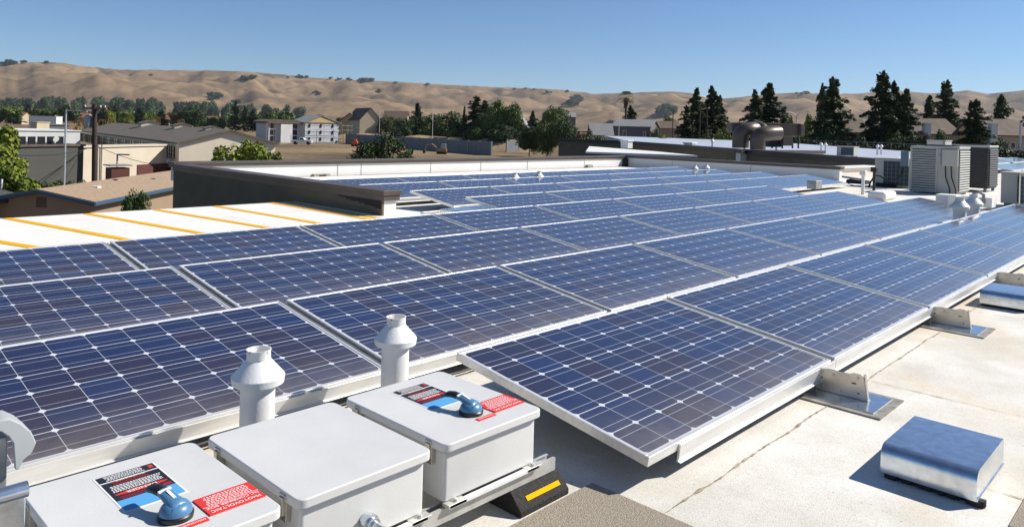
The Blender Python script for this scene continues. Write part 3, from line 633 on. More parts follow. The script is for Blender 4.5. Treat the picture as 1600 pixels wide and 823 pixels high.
P0, P1, P2 = onz(1372, 248, .3), onz(968, 219.5, .3), onz(873, 216.2, .3)
nb = extr_wall('neighbouring_building', [P2, P1, P0], GZ, .30, .3, M_stucco, M_capd, 'dark olive neighbouring wing with brown coping and brown ductwork on top', cap_h=.22)
Q0, Q1 = onz(1250, 218.2, .12), onz(975, 213.5, .12)
# floor of that roof: polygon behind the coping line
E1 = P0 + Vector((3.0, 8.0, 0)); 
a = MB(); poly = [(P0.x + .3, P0.y, ), (P1.x + .3, P1.y - 2), (P1.x + 60, P1.y + 46), (P0.x + 70, P0.y + 36), (P0.x + 32, P0.y + 8)]
a.prism([(p_[0] - P2.x, p_[1] - P2.y) for p_ in poly], .0 - GZ - .3, .06 - GZ); o = a.build('roof_surface', M_far, nb)
# low white canopy in the corner
c0, c1, c2_, c3 = onz(915, 237, -.05), onz(1090, 243, -.05), onz(1035, 236, -.05), onz(952, 231.5, -.05)
a = MB(); a.prism([(c0.x, c0.y), (c1.x, c1.y), (c1.x + 3, c1.y + 4), (c3.x + 2, c3.y + 3)], -.55, -.05); a.m = 1; a.prism([(c0.x - .1, c0.y - .1), (c1.x, c1.y - .15), (c1.x + .1, c1.y), (c0.x, c0.y + .1)], -.75, -.14); o = a.build('low_roof', [M_parw, M_capd]); tag(o, 'low white roof with dark edge tucked behind the parapet corner', 'roof section')
for (u, v, lb) in ((979, 232, 'small white vent box at the left on the low white roof'), (1078, 236, 'small white vent box at the right on the low white roof')):
    q = onz(u, v, -.05); a = MB(); a.box((-.25, -.25, 0), (.25, .25, .45)); a.box((-.3, -.3, .4), (.3, .3, .48)); o = a.build('vent_box', M_white, None, bevel=.02); o.location = q; tag(o, lb, 'vent box')
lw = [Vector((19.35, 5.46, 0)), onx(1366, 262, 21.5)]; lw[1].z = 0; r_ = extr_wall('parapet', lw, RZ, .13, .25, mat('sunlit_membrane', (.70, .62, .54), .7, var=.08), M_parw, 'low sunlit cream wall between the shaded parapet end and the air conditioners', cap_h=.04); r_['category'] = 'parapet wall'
q0_, q1_ = onz(1157, 238.5, .15), onz(1287, 240, .15)
r_ = extr_wall('parapet_block', [onz(1157, 237, .2), onz(1287, 238.2, .2)], -.4, .28, .25, M_parw, M_cap, 'short white parapet with brown coping below the brown ducts', cap_h=.14); r_['category'] = 'parapet wall'

# brown ductwork
M_duct = mat('brown_painted_duct', (0.125, 0.092, 0.068), 0.38, 0.35, var=0.12, scale=1)
D0 = 38.0
def dk(u, v, d=D0): return at(u, v, d)
r_ = empty('duct_system', dk(1200, 232), 0, 'large brown curved ductwork with box plenum on the neighbouring roof', 'ductwork'); inv = Matrix.Translation(-Vector(dk(1200, 232)))
def ch(a, nm, m_, **kw):
    o = a.build(nm, m_, None, **kw); o.parent = r_; o.matrix_parent_inverse = inv; return o
rad = 12.2 * D0 / F_PX
a = MB(); a.tube([dk(1157, 231), dk(1157, 216), dk(1157.5, 211), dk(1160, 207), dk(1165, 204.5), dk(1171, 203.5), dk(1178, 203, D0+.4)], rad*1.04, 20); ch(a, 'elbow_duct', M_duct, smooth=50)
a = MB(); a.tube([dk(1184, 234, D0-.8), dk(1184, 219, D0-.8), dk(1185, 214, D0-.8), dk(1188, 211, D0-.8), dk(1194, 209.5, D0-.8), dk(1205, 208.5, D0-.6), dk(1216, 208, D0-.4)], rad*.95, 20); ch(a, 'elbow_duct', M_duct, smooth=50)
a = MB(); a.tube([dk(1180, 197, D0+1.5), dk(1186, 197.5, D0+1.3), dk(1191, 200, D0+1), dk(1194, 206, D0+.8)], rad*.7, 16); ch(a, 'elbow_duct', M_duct, smooth=50)
def obox(a, u0, v0, u1, v1, d, dep):
    p = [at(u0, v1, d), at(u1, v1, d), at(u1, v0, d), at(u0, v0, d)]; n_ = Vector((MW[2])) * dep
    a.add(p + [q + n_ for q in p], [(3,2,1,0), (4,5,6,7), (0,1,5,4), (1,2,6,5), (2,3,7,6), (3,0,4,7)])
a = MB(); obox(a, 1144, 191.5, 1165, 207, D0 + 2.4, 1.0); obox(a, 1165, 193, 1252, 213, D0+1.5, 1.6); ch(a, 'plenum_box', M_duct, bevel=.03)
a = MB(); obox(a, 1252, 194, 1257, 213.5, D0 + 1.2, 2.0); ch(a, 'end_panel', mat('brown_panel_light', (.16, .13, .105), .6), bevel=.02)
a = MB(); obox(a, 1224, 213, 1239, 228, D0, 1.0); ch(a, 'blower_outlet', M_duct, bevel=.02)
a = MB(); obox(a, 1204, 213, 1222, 230, D0 + .5, 1.0); ch(a, 'blower_body', M_tar, bevel=.02)
for u in (1206, 1222, 1238, 1247): a = MB(); obox(a, u, 213, u + 1.6, 232, D0 + .8, .1); ch(a, 'leg', M_tar)
for i, (u, v) in enumerate(((1163, 231), (1179, 231.5), (1213, 231), (1283, 228), (1290, 228.5), (1113, 222.5), (1371, 231.2), (1377, 231))):
    q = at(u, v, 40); a = MB(); a.lathe([(.05, -.5), (.05, .06), (.11, .06), (.04, .17), (.001, .18)], 12); o = a.build('vent_pipe', M_white, None, smooth=30); o.location = q
    tag(o, 'tiny white vent cap on the distant pale roofs', 'vent pipe', 'tiny vent caps on distant roofs')

# ------------------------------------------------------------------ ground
def ground_mat():
    m = bpy.data.materials.new('dry_ground'); m.use_nodes = True; t = m.node_tree; N = t.nodes; L = t.links; b = N['Principled BSDF']; b.inputs['Roughness'].default_value = 1; b.inputs['Specular IOR Level'].default_value = 0.1
    tc = N.new('ShaderNodeTexCoord')
    def nz(s, d=6):
        n = N.new('ShaderNodeTexNoise'); L.new(tc.outputs['Object'], n.inputs['Vector']); n.inputs['Scale'].default_value = s; n.inputs['Detail'].default_value = d; n.inputs['Roughness'].default_value = .62; return n.outputs['Fac']
    r_ = N.new('ShaderNodeValToRGB'); L.new(nz(.035), r_.inputs[0]); e = r_.color_ramp.elements
    e[0].position = .3; e[0].color = (.10, .075, .05, 1); e[1].position = .72; e[1].color = (.36, .26, .14, 1); q = e.new(.5); q.color = (.23, .165, .10, 1); 
    g_ = N.new('ShaderNodeValToRGB'); L.new(nz(.9, 5), g_.inputs[0]); g_.color_ramp.elements[0].position = .3; g_.color_ramp.elements[0].color = (.6,.6,.6,1); g_.color_ramp.elements[1].position = .7; g_.color_ramp.elements[1].color = (1.15,1.15,1.1,1)
    x = N.new('ShaderNodeMix'); x.data_type = 'RGBA'; x.blend_type = 'MULTIPLY'; x.inputs[0].default_value = 1; L.new(r_.outputs[0], x.inputs[6]); L.new(g_.outputs[0], x.inputs[7])
    L.new(x.outputs[2], b.inputs['Base Color']); return m
a = MB(); ng = 96; ringr = [0, 60, 150, 400, 900, 1800, 3500, 9000]
vs = [Vector((CAM.x, CAM.y, GZ))]
for rr in ringr[1:]:
    for j in range(ng): vs.append(Vector((CAM.x + rr*math.cos(2*PI*j/ng), CAM.y + rr*math.sin(2*PI*j/ng), GZ)))
fs = [(0, 1 + j, 1 + (j+1) % ng) for j in range(ng)]
for i in range(len(ringr) - 2):
    for j in range(ng): o1 = 1 + i*ng; o2 = o1 + ng; fs.append((o1 + j, o2 + j, o2 + (j+1) % ng, o1 + (j+1) % ng))
a.add(vs, fs); gr = a.build('ground', ground_mat()); tag(gr, kind='structure')

# ------------------------------------------------------------------ hills
RIDGE = [(-300, 100), (-150, 103), (0, 98), (40, 98), (70, 97), (100, 99), (130, 104), (180, 109), (270, 110), (340, 111), (400, 113), (440, 117), (480, 121), (560, 126), (620, 128), (700, 133), (760, 136), (800, 137), (880, 141), (925, 147), (960, 146), (990, 145), (1050, 143), (1080, 146), (1105, 154), (1130, 154), (1165, 151), (1205, 147), (1240, 145), (1280, 146), (1340, 147), (1375, 143), (1400, 142), (1450, 146), (1480, 145), (1510, 141), (1540, 147), (1570, 144), (1600, 141), (1700, 140), (1900, 150)]
def ridge_v(u):
    for (a0, b0), (a1, b1) in zip(RIDGE, RIDGE[1:]):
        if a0 <= u <= a1: return b0 + (b1 - b0) * (u - a0) / (a1 - a0)
    return RIDGE[0][1] if u < 0 else RIDGE[-1][1]
RF, RR_ = 2300.0, 4300.0
def hill_dir(u):
    d = ray(u, hor(u)); d.z = 0; return d.normalized()
def sst(x): x = max(0, min(1, x)); return x*x*(3 - 2*x)
GULLY = 0.0
SCALE = {}
def hill_h(u, r):
    """terrain height, scaled along each bearing so the crest line keeps its surveyed elevation"""
    k = (u + 260) / 8.0; i0 = math.floor(k); f_ = k - i0; sc = []
    for i_ in (i0, i0 + 1):
        if i_ not in SCALE:
            uu = i_ * 8.0 - 260; rv = ray(uu, ridge_v(uu)); te = rv.z / math.hypot(rv.x, rv.y); m_ = 0
            for q_ in range(60):
                rr = 2400 + q_ * 60; hh = raw_h(uu, rr) - GZ; need = CAM.z + te * rr - GZ
                m_ = max(m_, hh / need)
            SCALE[i_] = 1.0 / m_
        sc.append(SCALE[i_])
    v_ = raw_h(u, r)
    return v_ if v_ < GZ else GZ + (v_ - GZ) * (sc[0] * (1 - f_) + sc[1] * f_)
def raw_h(u, r):
    d = hill_dir(u); rv = ray(u, ridge_v(u)); te = rv.z / math.hypot(rv.x, rv.y)
    far = 1.0 + 0.28 * sst((u - 1260) / 120)           # the right hand hills stand further back
    Rr = RR_ * far; Rf = RF * (1 + .3*sst((u-1260)/120)) + 330 * noise.noise(Vector((d.x*5, d.y*5, 1.7)))
    H = Rr * te + CAM.z - GZ
    p = Vector((d.x*r/640, d.y*r/640, 0)); t_ = (r - Rf) / (Rr - Rf)
    if t_ <= 0: return -2
    if t_ <= 1: prof = 0.25*t_ + 0.75*sst(t_) 
    else: prof = 1 - .5*sst((t_ - 1) / 1.2)
    w1_ = noise.noise(p + Vector((0, 0, 3))); w2_ = noise.noise(p*2.3 + Vector((0, 0, 9)))
    rdg = (1 - abs(noise.noise(p*0.95 + Vector((w2_*.35, w1_*.35, 5))))*2.0); rd2 = (1 - abs(noise.noise(p*2.4 + Vector((w1_*.5, 0, 15))))*2.0); rd3 = 1 - 2*abs(noise.noise(p*6 + Vector((w2_, 0, 2))))
    rd4 = 1 - 2*abs(noise.noise(p*11 + Vector((w1_, 4, 2)))); fold = -((rdg - .55)*0.36 + (rd2 - .5)*0.21 + (rd3 - .5)*0.10 + (rd4 - .5)*.03)
    global GULLY; GULLY = max(0.0, (rd2 - .72)/.28)*.8 + max(0.0, (rdg - .80)/.2)*.9 + max(0.0, (rd3 - .8)/.2)*.25
    e_ = max(0, t_)*(1 - min(t_, 1)**2.2)*2.2
    small = fold * min(1, e_) if t_ < 1 else 0
    edge = .012*noise.noise(p*5)
    return GZ + H * (prof + small*.62 + edge*min(1, t_*2))
NU, NR = 620, 150
gul = []
a = MB(); vs = []; us = [-260 + (2120) * i / (NU - 1) for i in range(NU)]; rs = [1700 + (6600 - 1700) * (j / (NR - 1)) for j in range(NR)]
for u in us:
    d = hill_dir(u)
    for r_v in rs: vs.append(Vector((CAM.x + d.x*r_v, CAM.y + d.y*r_v, hill_h(u, r_v)))); gul.append(GULLY)
a.add(vs, [(i*NR + j, (i+1)*NR + j, (i+1)*NR + j + 1, i*NR + j + 1) for i in range(NU-1) for j in range(NR-1)])
def hill_mat():
    m = bpy.data.materials.new('golden_hill_grass'); m.use_nodes = True; t = m.node_tree; N = t.nodes; L = t.links; b = N['Principled BSDF']; b.inputs['Roughness'].default_value = 1; b.inputs['Specular IOR Level'].default_value = 0.05
    tc = N.new('ShaderNodeTexCoord')
    def nz(s, d=6, r=.6, dist=0):
        n = N.new('ShaderNodeTexNoise'); L.new(tc.outputs['Object'], n.inputs['Vector']); n.inputs['Scale'].default_value = s; n.inputs['Detail'].default_value = d; n.inputs['Roughness'].default_value = r; n.inputs['Distortion'].default_value = dist; return n.outputs['Fac']
    r_ = N.new('ShaderNodeValToRGB'); L.new(nz(.0035, 9, .68, .6), r_.inputs[0]); e = r_.color_ramp.elements
    e[0].position = .36; e[0].color = (.145, .098, .062, 1); e[1].position = .64; e[1].color = (.330, .226, .130, 1); q = e.new(.5); q.color = (.240, .163, .094, 1)
    s_ = N.new('ShaderNodeValToRGB'); L.new(nz(.011, 8, .7, 1.0), s_.inputs[0]); s_.color_ramp.elements[0].position = .57; s_.color_ramp.elements[0].color = (0,0,0,1); s_.color_ramp.elements[1].position = .67; s_.color_ramp.elements[1].color = (1,1,1,1)
    c = mix_(t, math_(t, 'MULTIPLY', s_.outputs[0], .55), r_.outputs[0], (.05, .048, .028))
    ga = N.new('ShaderNodeAttribute'); ga.attribute_name = 'gully'
    gm = math_(t, 'MULTIPLY', ga.outputs['Fac'], math_(t, 'MULTIPLY', nz(.006, 5), 1.25)); gm.node.use_clamp = True
    c = mix_(t, gm, c, (.075, .058, .036))
    L.new(c, b.inputs['Base Color'])
    bm_ = N.new('ShaderNodeBump'); bm_.inputs['Strength'].default_value = .35; bm_.inputs['Distance'].default_value = 16; L.new(nz(.012, 6, .6, .5), bm_.inputs['Height']); L.new(bm_.outputs[0], b.inputs['Normal'])
    return m
hl = a.build('hills', hill_mat(), smooth=180); at_ = hl.data.attributes.new('gully', 'FLOAT', 'POINT'); at_.data.foreach_set('value', [min(1.0, g_) for g_ in gul]); tag(hl, kind='structure')
def hill_pt(u, v):
    """first point of the hillside seen at a pixel"""
    rv = ray(u, v); hd = math.hypot(rv.x, rv.y); r_ = 2000
    while r_ < 6000:
        if hill_h(u, r_) > CAM.z + rv.z/hd*r_: break
        r_ += 12
    d = hill_dir(u); return Vector((CAM.x + d.x*r_, CAM.y + d.y*r_, hill_h(u, r_)))

# ------------------------------------------------------------------ vegetation
def leaf_mat(name, c1, c2, scale=1.2, c3=None):
    m = bpy.data.materials.new(name); m.use_nodes = True; t = m.node_tree; N = t.nodes; L = t.links; b = N['Principled BSDF']
    b.inputs['Roughness'].default_value = .65; b.inputs['Specular IOR Level'].default_value = .25
    tc = N.new('ShaderNodeTexCoord'); n = N.new('ShaderNodeTexNoise'); L.new(tc.outputs['Object'], n.inputs['Vector']); n.inputs['Scale'].default_value = scale; n.inputs['Detail'].default_value = 3
    oi = N.new('ShaderNodeObjectInfo'); r_ = N.new('ShaderNodeValToRGB'); L.new(n.outputs['Fac'], r_.inputs[0]); r_.color_ramp.elements[0].position = .36; r_.color_ramp.elements[1].position = .64
    r_.color_ramp.elements[0].color = (*c1, 1); r_.color_ramp.elements[1].color = (*c2, 1)
    hs = N.new('ShaderNodeHueSaturation'); L.new(r_.outputs[0], hs.inputs['Color']); L.new(math_(t, 'ADD', math_(t, 'MULTIPLY', oi.outputs['Random'], .5), .75), hs.inputs['Value'])
    L.new(hs.outputs[0], b.inputs['Base Color'])
    b.inputs['Subsurface Weight'].default_value = 0.0
    return m
L_con = leaf_mat('conifer_needles', (.032, .052, .020), (.095, .130, .045), .5)
L_dark = leaf_mat('dark_leaves', (.024, .044, .010), (.070, .105, .024), .6)
L_mid = leaf_mat('mid_green_leaves', (.050, .085, .016), (.115, .155, .032), .6)
L_yel = leaf_mat('yellow_green_leaves', (.085, .115, .012), (.19, .20, .022), .9)
L_pep = leaf_mat('pepper_tree_leaves', (.080, .115, .012), (.20, .23, .028), .5)
L_oliv = leaf_mat('olive_leaves', (.055, .062, .020), (.10, .105, .035), .6)
M_bark = mat('bark', (.085, .058, .040), .95, var=.4, scale=3, stretch=(4, 4, .6))
def leaf_quad(a, p, s, nrm=None):
    n_ = nrm or Vector((random.gauss(0, 1), random.gauss(0, 1), random.gauss(0, 1) + .5)); n_ = n_.normalized() if n_.length > 0 else Vector((0, 0, 1))
    u_ = n_.orthogonal().normalized(); u_.rotate(Quaternion(n_, random.uniform(0, 2*PI))); v_ = n_.cross(u_)
    s1 = s * random.uniform(.6, 1.3); s2 = s1 * random.uniform(.45, .8)
    a.add([p - u_*s1, p - v_*s2, p + u_*s1, p + v_*s2], [(0, 1, 2, 3)])
def crown_broad(seed, n=9500, lobes=20, leaf=.052, flat=1.0, droop=0):
    """unit crown: radius 1, centre 0"""
    random.seed(seed); a = MB(); C_ = []
    for i in range(lobes):
        while True:
            p = Vector((random.uniform(-1, 1), random.uniform(-1, 1), random.uniform(-1, 1)*flat))
            if .25 < p.length < .72: break
        C_.append((p, random.uniform(.28, .46)))
    C_.append((Vector((0, 0, 0)), .55))
    for i in range(n):
        c, rr = C_[random.randrange(len(C_))]
        d = Vector((random.gauss(0, 1), random.gauss(0, 1), random.gauss(0, 1))).normalized()
        q = c + d * rr * (random.random() ** .28)
        if noise.noise(q*4 + Vector((seed, 0, 0))) < -.30: continue
        leaf_quad(a, q, leaf, (d + Vector((random.gauss(0, .6), random.gauss(0, .6), random.gauss(0, .6) + .3))))
    return a
def crown_conifer(seed, n=13000, taper=.66, full=.30):
    """unit height 1 conifer, base radius = full"""
    random.seed(seed); a = MB(); nb_ = 150
    for b_ in range(nb_):
        h = (b_ / nb_) ** 0.85 * .97 + .03; az = random.uniform(0, 2*PI)
        rad_ = full * (1 - h) ** taper * random.uniform(.45, 1.3) + .014
        if noise.noise(Vector((math.cos(az)*1.5, math.sin(az)*1.5, h*6 + seed))) < -.12: rad_ *= .55
        droop = .18 * rad_; m_ = int(n / nb_ * (.5 + 1.1*(1 - h)))
        for i in range(m_):
            t_ = random.random() ** .55; w_ = rad_ * .30 * (1 - t_*.5)
            p = Vector((math.cos(az)*rad_*t_, math.sin(az)*rad_*t_, h - droop*t_*t_ + random.gauss(0, .010) + .03*t_*rad_))
            p += Vector((-math.sin(az), math.cos(az), 0)) * random.uniform(-w_, w_)
            leaf_quad(a, p, .015 + .009*(1-h), Vector((random.gauss(0, .5), random.gauss(0, .5), 1)))
    return a
def me_of(a, name, m): 
    o = a.build(name, m); me = o.data; bpy.data.objects.remove(o); return me
CB = [me_of(crown_broad(s), 'crown', L_mid) for s in (1, 2, 3)]
CBL = [me_of(crown_broad(s, 2600, 14, .10), 'crown', L_mid) for s in (11, 12)]
CC = [me_of(crown_conifer(s), 'crown', L_con) for s in (5, 6, 7)]
CCW = [me_of(crown_conifer(s, 15000, .6, .42), 'crown', L_con) for s in (8,)]
tr = MB(); tr.tube([(0, 0, 0), (.01, .01, .5), (0, .015, 1)], [.5, .36, .2], 8); TR = me_of(tr, 'trunk', M_bark)
VAR = {}
def mtree(name, p, h, wd, me, leafm, label, group=None, cat='tree', conifer=False, trunk_frac=.10, sq=1.0):
    r_ = empty(name, p, random.uniform(0, 6.28), label, cat, group)
    c = bpy.data.objects.new('crown', me); COL.objects.link(c); c.parent = r_
    if leafm is not None and me.materials[0] != leafm:
        key = (me.name, leafm.name)
        if key not in VAR: m2 = me.copy(); m2.materials.clear(); m2.materials.append(leafm); VAR[key] = m2
        c.data = VAR[key]
    if conifer:
        base = h * .05; c.location = (0, 0, base); f = .30 if me not in CCW else .42
        c.scale = (wd/2/f*(1.55 + .3*random.random()), wd/2/f*(1.5 + .35*random.random()), h - base)
    else:
        ch_ = h*(1 - trunk_frac*.6); c.location = (0, 0, h - ch_/2); c.scale = (wd/2*1.05, wd/2*1.05*sq, ch_/2*1.05)
    t_ = bpy.data.objects.new('trunk', TR); COL.objects.link(t_); t_.parent = r_
    tw = max(.12, h*.035); t_.scale = (tw, tw, h*(.95 if conifer else .6))
    return r_
def px_tree(kind, u, vtop, wpx, d, leafm, label, me=None, **kw):
    p = gat(u, d); h = (hor(u) - vtop) * d / F_PX + (CAM.z - GZ); wd = wpx * d / F_PX
    con = kind.startswith('conifer') or kind.startswith('redwood') or kind.startswith('cypress')
    return mtree(kind, p, h, wd, me or random.choice(CC if con else CB), leafm, label, conifer=con, **kw)
random.seed(21)
G1 = 'conifers behind the right wing'
for u, vt, wp, d, lb in ((1087, 139, 44, 128, 'tall dark redwood, left of the twin pair beside the slim wooden poles'), (1110, 136, 46, 130, 'tall dark redwood, right of the twin pair beside the slim wooden poles'), (1124, 150, 34, 134, 'paler redwood just right of the twin pair'), (1072, 166, 34, 126, 'short dark tree at the foot of the twin redwoods'),
    (1178, 142, 42, 116, 'dark redwood directly behind the brown ductwork, left one'), (1201, 131, 52, 118, 'tall dark redwood directly behind the brown ductwork, right one'), (1224, 168, 28, 120, 'small dark conifer right of the redwoods behind the ductwork'),
    (1299, 122, 64, 104, 'broad dark redwood right of the double street lamp'), (1283, 132, 28, 112, 'thin conifer top poking out left of the broad redwood'),
    (1377, 113, 58, 100, 'tallest redwood, left of the tall white air conditioner'), (1394, 128, 40, 103, 'second top beside the tallest redwood'), (1415, 140, 42, 100, 'dark redwood behind the low air conditioner'),
    (1450, 150, 36, 118, 'dark conifer left of the layered fir'), (1477, 127, 44, 120, 'layered fir with open branches above the tall air conditioner'), (1522, 157, 52, 96, 'dark spruce between the two houses on the right'), (1563, 149, 44, 140, 'rounded dark green cedar behind the right house'), (1606, 165, 30, 120, 'dark conifer cut off by the right edge above the lamp')):
    px_tree('redwood_tree', u, vt, wp, d, L_con if u != 1563 else L_dark, lb, group=G1, me=CCW[0] if u == 1563 else None)
for u, vt, wp, d, m_, lb in ((1130, 182, 34, 112, L_yel, 'bright yellow green tree left of the brown ductwork'), (1236, 172, 22, 150, L_yel, 'yellow green tree right behind the double street lamp'), (1262, 169, 34, 150, L_yel, 'yellow green tree between lamp and broad redwood'), (1330, 178, 22, 150, L_oliv, 'olive tree touching right side of broad redwood'), (1340, 181, 18, 300, L_dark, 'small round tree against the tan hillside gap'),
    (1468, 192, 46, 88, L_mid, 'bushy green tree in front of the right townhouse'), (1500, 178, 60, 150, L_dark, 'wide green tree behind the layered fir'), (1440, 200, 34, 86, L_oliv, 'low olive shrub tree left of the chimney'), (1560, 209, 70, 84, L_mid, 'low green shrubs in front of the far right house'),
    (1345, 196, 40, 96, L_dark, 'dark foliage between broad and tallest redwoods', ), (1436, 178, 34, 118, L_dark, 'dark tree filling left of the chimney', ), (1100, 190, 80, 126, L_dark, 'dense dark foliage at the foot of the twin redwoods', ), (1200, 185, 70, 115, L_dark, 'dense dark foliage behind the brown ductwork', ), (1400, 185, 80, 98, L_dark, 'dense dark foliage under the tallest redwoods', ), (1300, 185, 70, 102, L_dark, 'dense dark foliage around the broad redwood', ), (1150, 195, 30, 125, L_dark, 'dark round shrub behind the left duct elbow'), (1250, 200, 50, 100, L_dark, 'dark shrub under the double street lamp')):
    px_tree('broadleaf_tree', u, vt, wp, d, m_, lb)
# centre
for u, vt, wp, d, m_, lb, kd in ((828, 192, 44, 150, L_dark, 'dense bush right of the gap in the panel wall', 'b'), (856, 186, 44, 148, L_mid, 'sunlit bush mass behind the short panel wall', 'b'), (884, 184, 44, 146, L_dark, 'dark bush mass touching the neighbouring wing', 'b'), (668, 184, 46, 222, L_mid, 'sunlit green tree filling between the wide dark and rounded tree', 'b'), (626, 190, 40, 218, L_dark, 'low dark tree left of the wide dark tree', 'b'), (765, 172, 60, 205, L_dark, 'dense dark foliage between the middle conifers and eucalyptus', 'b'), (810, 186, 34, 196, L_oliv, 'olive tree hiding the foot of the blue house', 'b'), (720, 186, 30, 208, L_dark, 'dense shrub left of the conifer group', 'b'), (608, 178, 38.08, 243, L_oliv, 'olive tree right of the tan houses', 'b'), (648, 172, 69.44, 226, L_dark, 'wide dark green tree behind the grey sound wall', 'b'), (697, 163, 64.96, 223, L_dark, 'tall rounded dark tree above the grey sound wall', 'b'), (652, 161, 24.64, 240, L_con, 'dark conifer tip above the wide dark tree', 'c'), (712, 196, 38.08, 207, L_mid, 'low pale bush under the rounded dark tree', 'b'),
    (725, 166, 8.96, 210, L_con, 'thin cypress left of the dark conifer group', 'c'), (743, 151, 40.32, 207, L_con, 'dark conifer in the middle group, left top', 'c'), (757, 158, 38.08, 210, L_con, 'dark conifer in the middle group, right top', 'c'), (778, 147, 53.76, 200, L_mid, 'tall eucalyptus like green tree at the middle', 'b'), (800, 155, 47.04, 197, L_mid, 'broad green tree right of the tall middle tree', 'b'), (788, 190, 67.2, 191, L_dark, 'dark lower foliage under the tall middle tree', 'b'), (745, 190, 56, 197, L_dark, 'dark bush below the middle conifers', 'b'),
    (832, 174, 24.64, 213, L_con, 'small dark cone tree right of the blue house', 'c'), (868, 161, 49.28, 195, L_mid, 'sunlit green tree right of the dark cone tree', 'b'), (848, 188, 58.24, 198, L_dark, 'dark bush behind the dry grass bank', 'b'), (875, 185, 56, 195, L_dark, 'dark bush left of the neighbouring wing', 'b'), (820, 196, 44.8, 198, L_dark, 'low dark bush right of the middle trees', 'b'), (905, 194, 18, 112, leaf_mat('bougainvillea', (.10, .010, .015), (.16, .015, .02)), 'dark red flowering bush left of the grey house', 'b'), (918, 189, 24, 110, L_oliv, 'olive round tree beside the red bush', 'b'),
    (984, 166, 36, 165, L_con, 'dark tree standing behind the palm', 'c'), (997, 177, 26, 165, L_oliv, 'brown green tree right of the palm', 'b'), (1023, 188, 22, 140, L_mid, 'small green tree right of the grey house', 'b'), (925, 207, 60, 104, L_mid, 'low hedge bushes along the neighbouring roof, left', 'b'), (960, 206, 40, 100, L_dark, 'low dark bush in front of the grey house', 'b'), (1000, 207, 44, 104, L_oliv, 'low olive bush right of the grey house', 'b'), (1035, 207, 34, 104, L_yel, 'low bright bush at the right end of the hedge', 'b'), (1046, 178, 44, 420, L_dark, 'distant hazy tree left of the twin redwoods', 'b'), (880, 178, 56, 260, L_mid, 'distant green tree behind the beige house', 'b'), (850, 182, 40.32, 300, L_dark, 'distant dark tree behind the cone tree', 'b'),
    (1065, 205, 30, 118, L_dark, 'dark shrub under the short dark tree', 'b')):
    px_tree('conifer_tree' if kd == 'c' else 'broadleaf_tree', u, vt, wp, d, m_, lb)
# palm
p = gat(977, 160); h = (hor(977) - 150) * 160 / F_PX + (CAM.z - GZ)
r_ = empty('palm_tree', p, 0, 'tall slim fan palm standing above the grey house', 'palm tree'); a = MB(); a.tube([(0, 0, 0), (.1, 0, h*.5), (0, 0, h - .4)], [.35, .25, .22], 8); a.build('trunk', M_bark, r_, smooth=60)
random.seed(5); a = MB()
for i in range(46):
    az = random.uniform(0, 2*PI); el_ = random.uniform(-.5, 1.35); L_ = 1.75
    d = Vector((math.cos(az)*math.cos(el_), math.sin(az)*math.cos(el_), math.sin(el_))); s_ = Vector((-math.sin(az), math.cos(az), 0))
    base = Vector((0, 0, h - .5)); tip = base + d*L_ + Vector((0, 0, -.35)); mid_ = base + d*L_*.6
    for k in range(7): q = (k - 3)*.17; a.add([mid_ + s_*q*.2, mid_ + s_*(q*.9 - .05) + d*.5, tip + s_*q*1.9 - Vector((0, 0, abs(q)*.4)), mid_ + s_*(q*.9 + .05) + d*.5], [(0, 1, 2, 3)])
a.build('fronds', L_mid, r_)
a = MB()
for i in range(160):
    az = random.uniform(0, 2*PI); zz = h - .6 - random.random()*2.0; rr = .75 - .25*(h - .6 - zz)/1.6
    leaf_quad(a, Vector((math.cos(az)*rr*.6, math.sin(az)*rr*.6, zz)), .25)
a.build('dead_frond_skirt', mat('dead_fronds', (.13, .095, .05), .9), r_)
# far hazy tree belt at the foot of the hills
random.seed(33); G3 = 'trees of the distant belt below the hills'
cnt = 0
for i in range(230):
    u = random.uniform(-20, 1090); 
    if i % 3: u = random.uniform(-20, 470)
    d = random.choice((420, 560, 700, 950, 1300)); 
    if u > 470: d = random.choice((700, 950, 1300))
    hh = random.uniform(7, 13) * (1.0 if d < 800 else 1.25); vtop = hor(u) - (hh - 5.67) * F_PX / d
    kd = random.random(); wp = random.uniform(.8, 1.5) * hh * F_PX / d * .9
    lm = random.choice((L_dark, L_dark, L_mid, L_oliv, L_mid)) 
    if kd < .14: px_tree('conifer_tree', u, vtop - 3, wp*.55, d, L_con, 'dark conifer in the distant tree belt below the hills', group='conifers of the distant belt', me=random.choice(CC))
    else: px_tree('broadleaf_tree', u, vtop, wp, d, lm, 'round green tree in the distant belt below the hills', group=G3, me=random.choice(CBL))
random.seed(9)
for i in range(95):      # eucalyptus groves right under the hill foot
    u = random.uniform(-30, 430) if i < 74 else random.uniform(430, 1000); d = random.uniform(1500, 2200)
    top = 151 + 14*sst((u - 180)/260) if u < 470 else 178 + 12*sst((u-470)/500); top += random.uniform(-4, 5)
    px_tree('broadleaf_tree', u, top, random.uniform(12, 24), d, L_dark, 'bluish tree in the hazy grove at the foot of the hills', group='hazy grove at the hill foot', me=random.choice(CBL))
for u, vt, wp, lb in ((172, 170, 20, 'yellow green tree right of the utility pole top, first'), (200, 173, 26, 'yellow green tree right of the utility pole, second'), (232, 174, 22, 'yellow green tree above the grey barn roof')):
    px_tree('broadleaf_tree', u, vt, wp, 330, L_yel, lb)
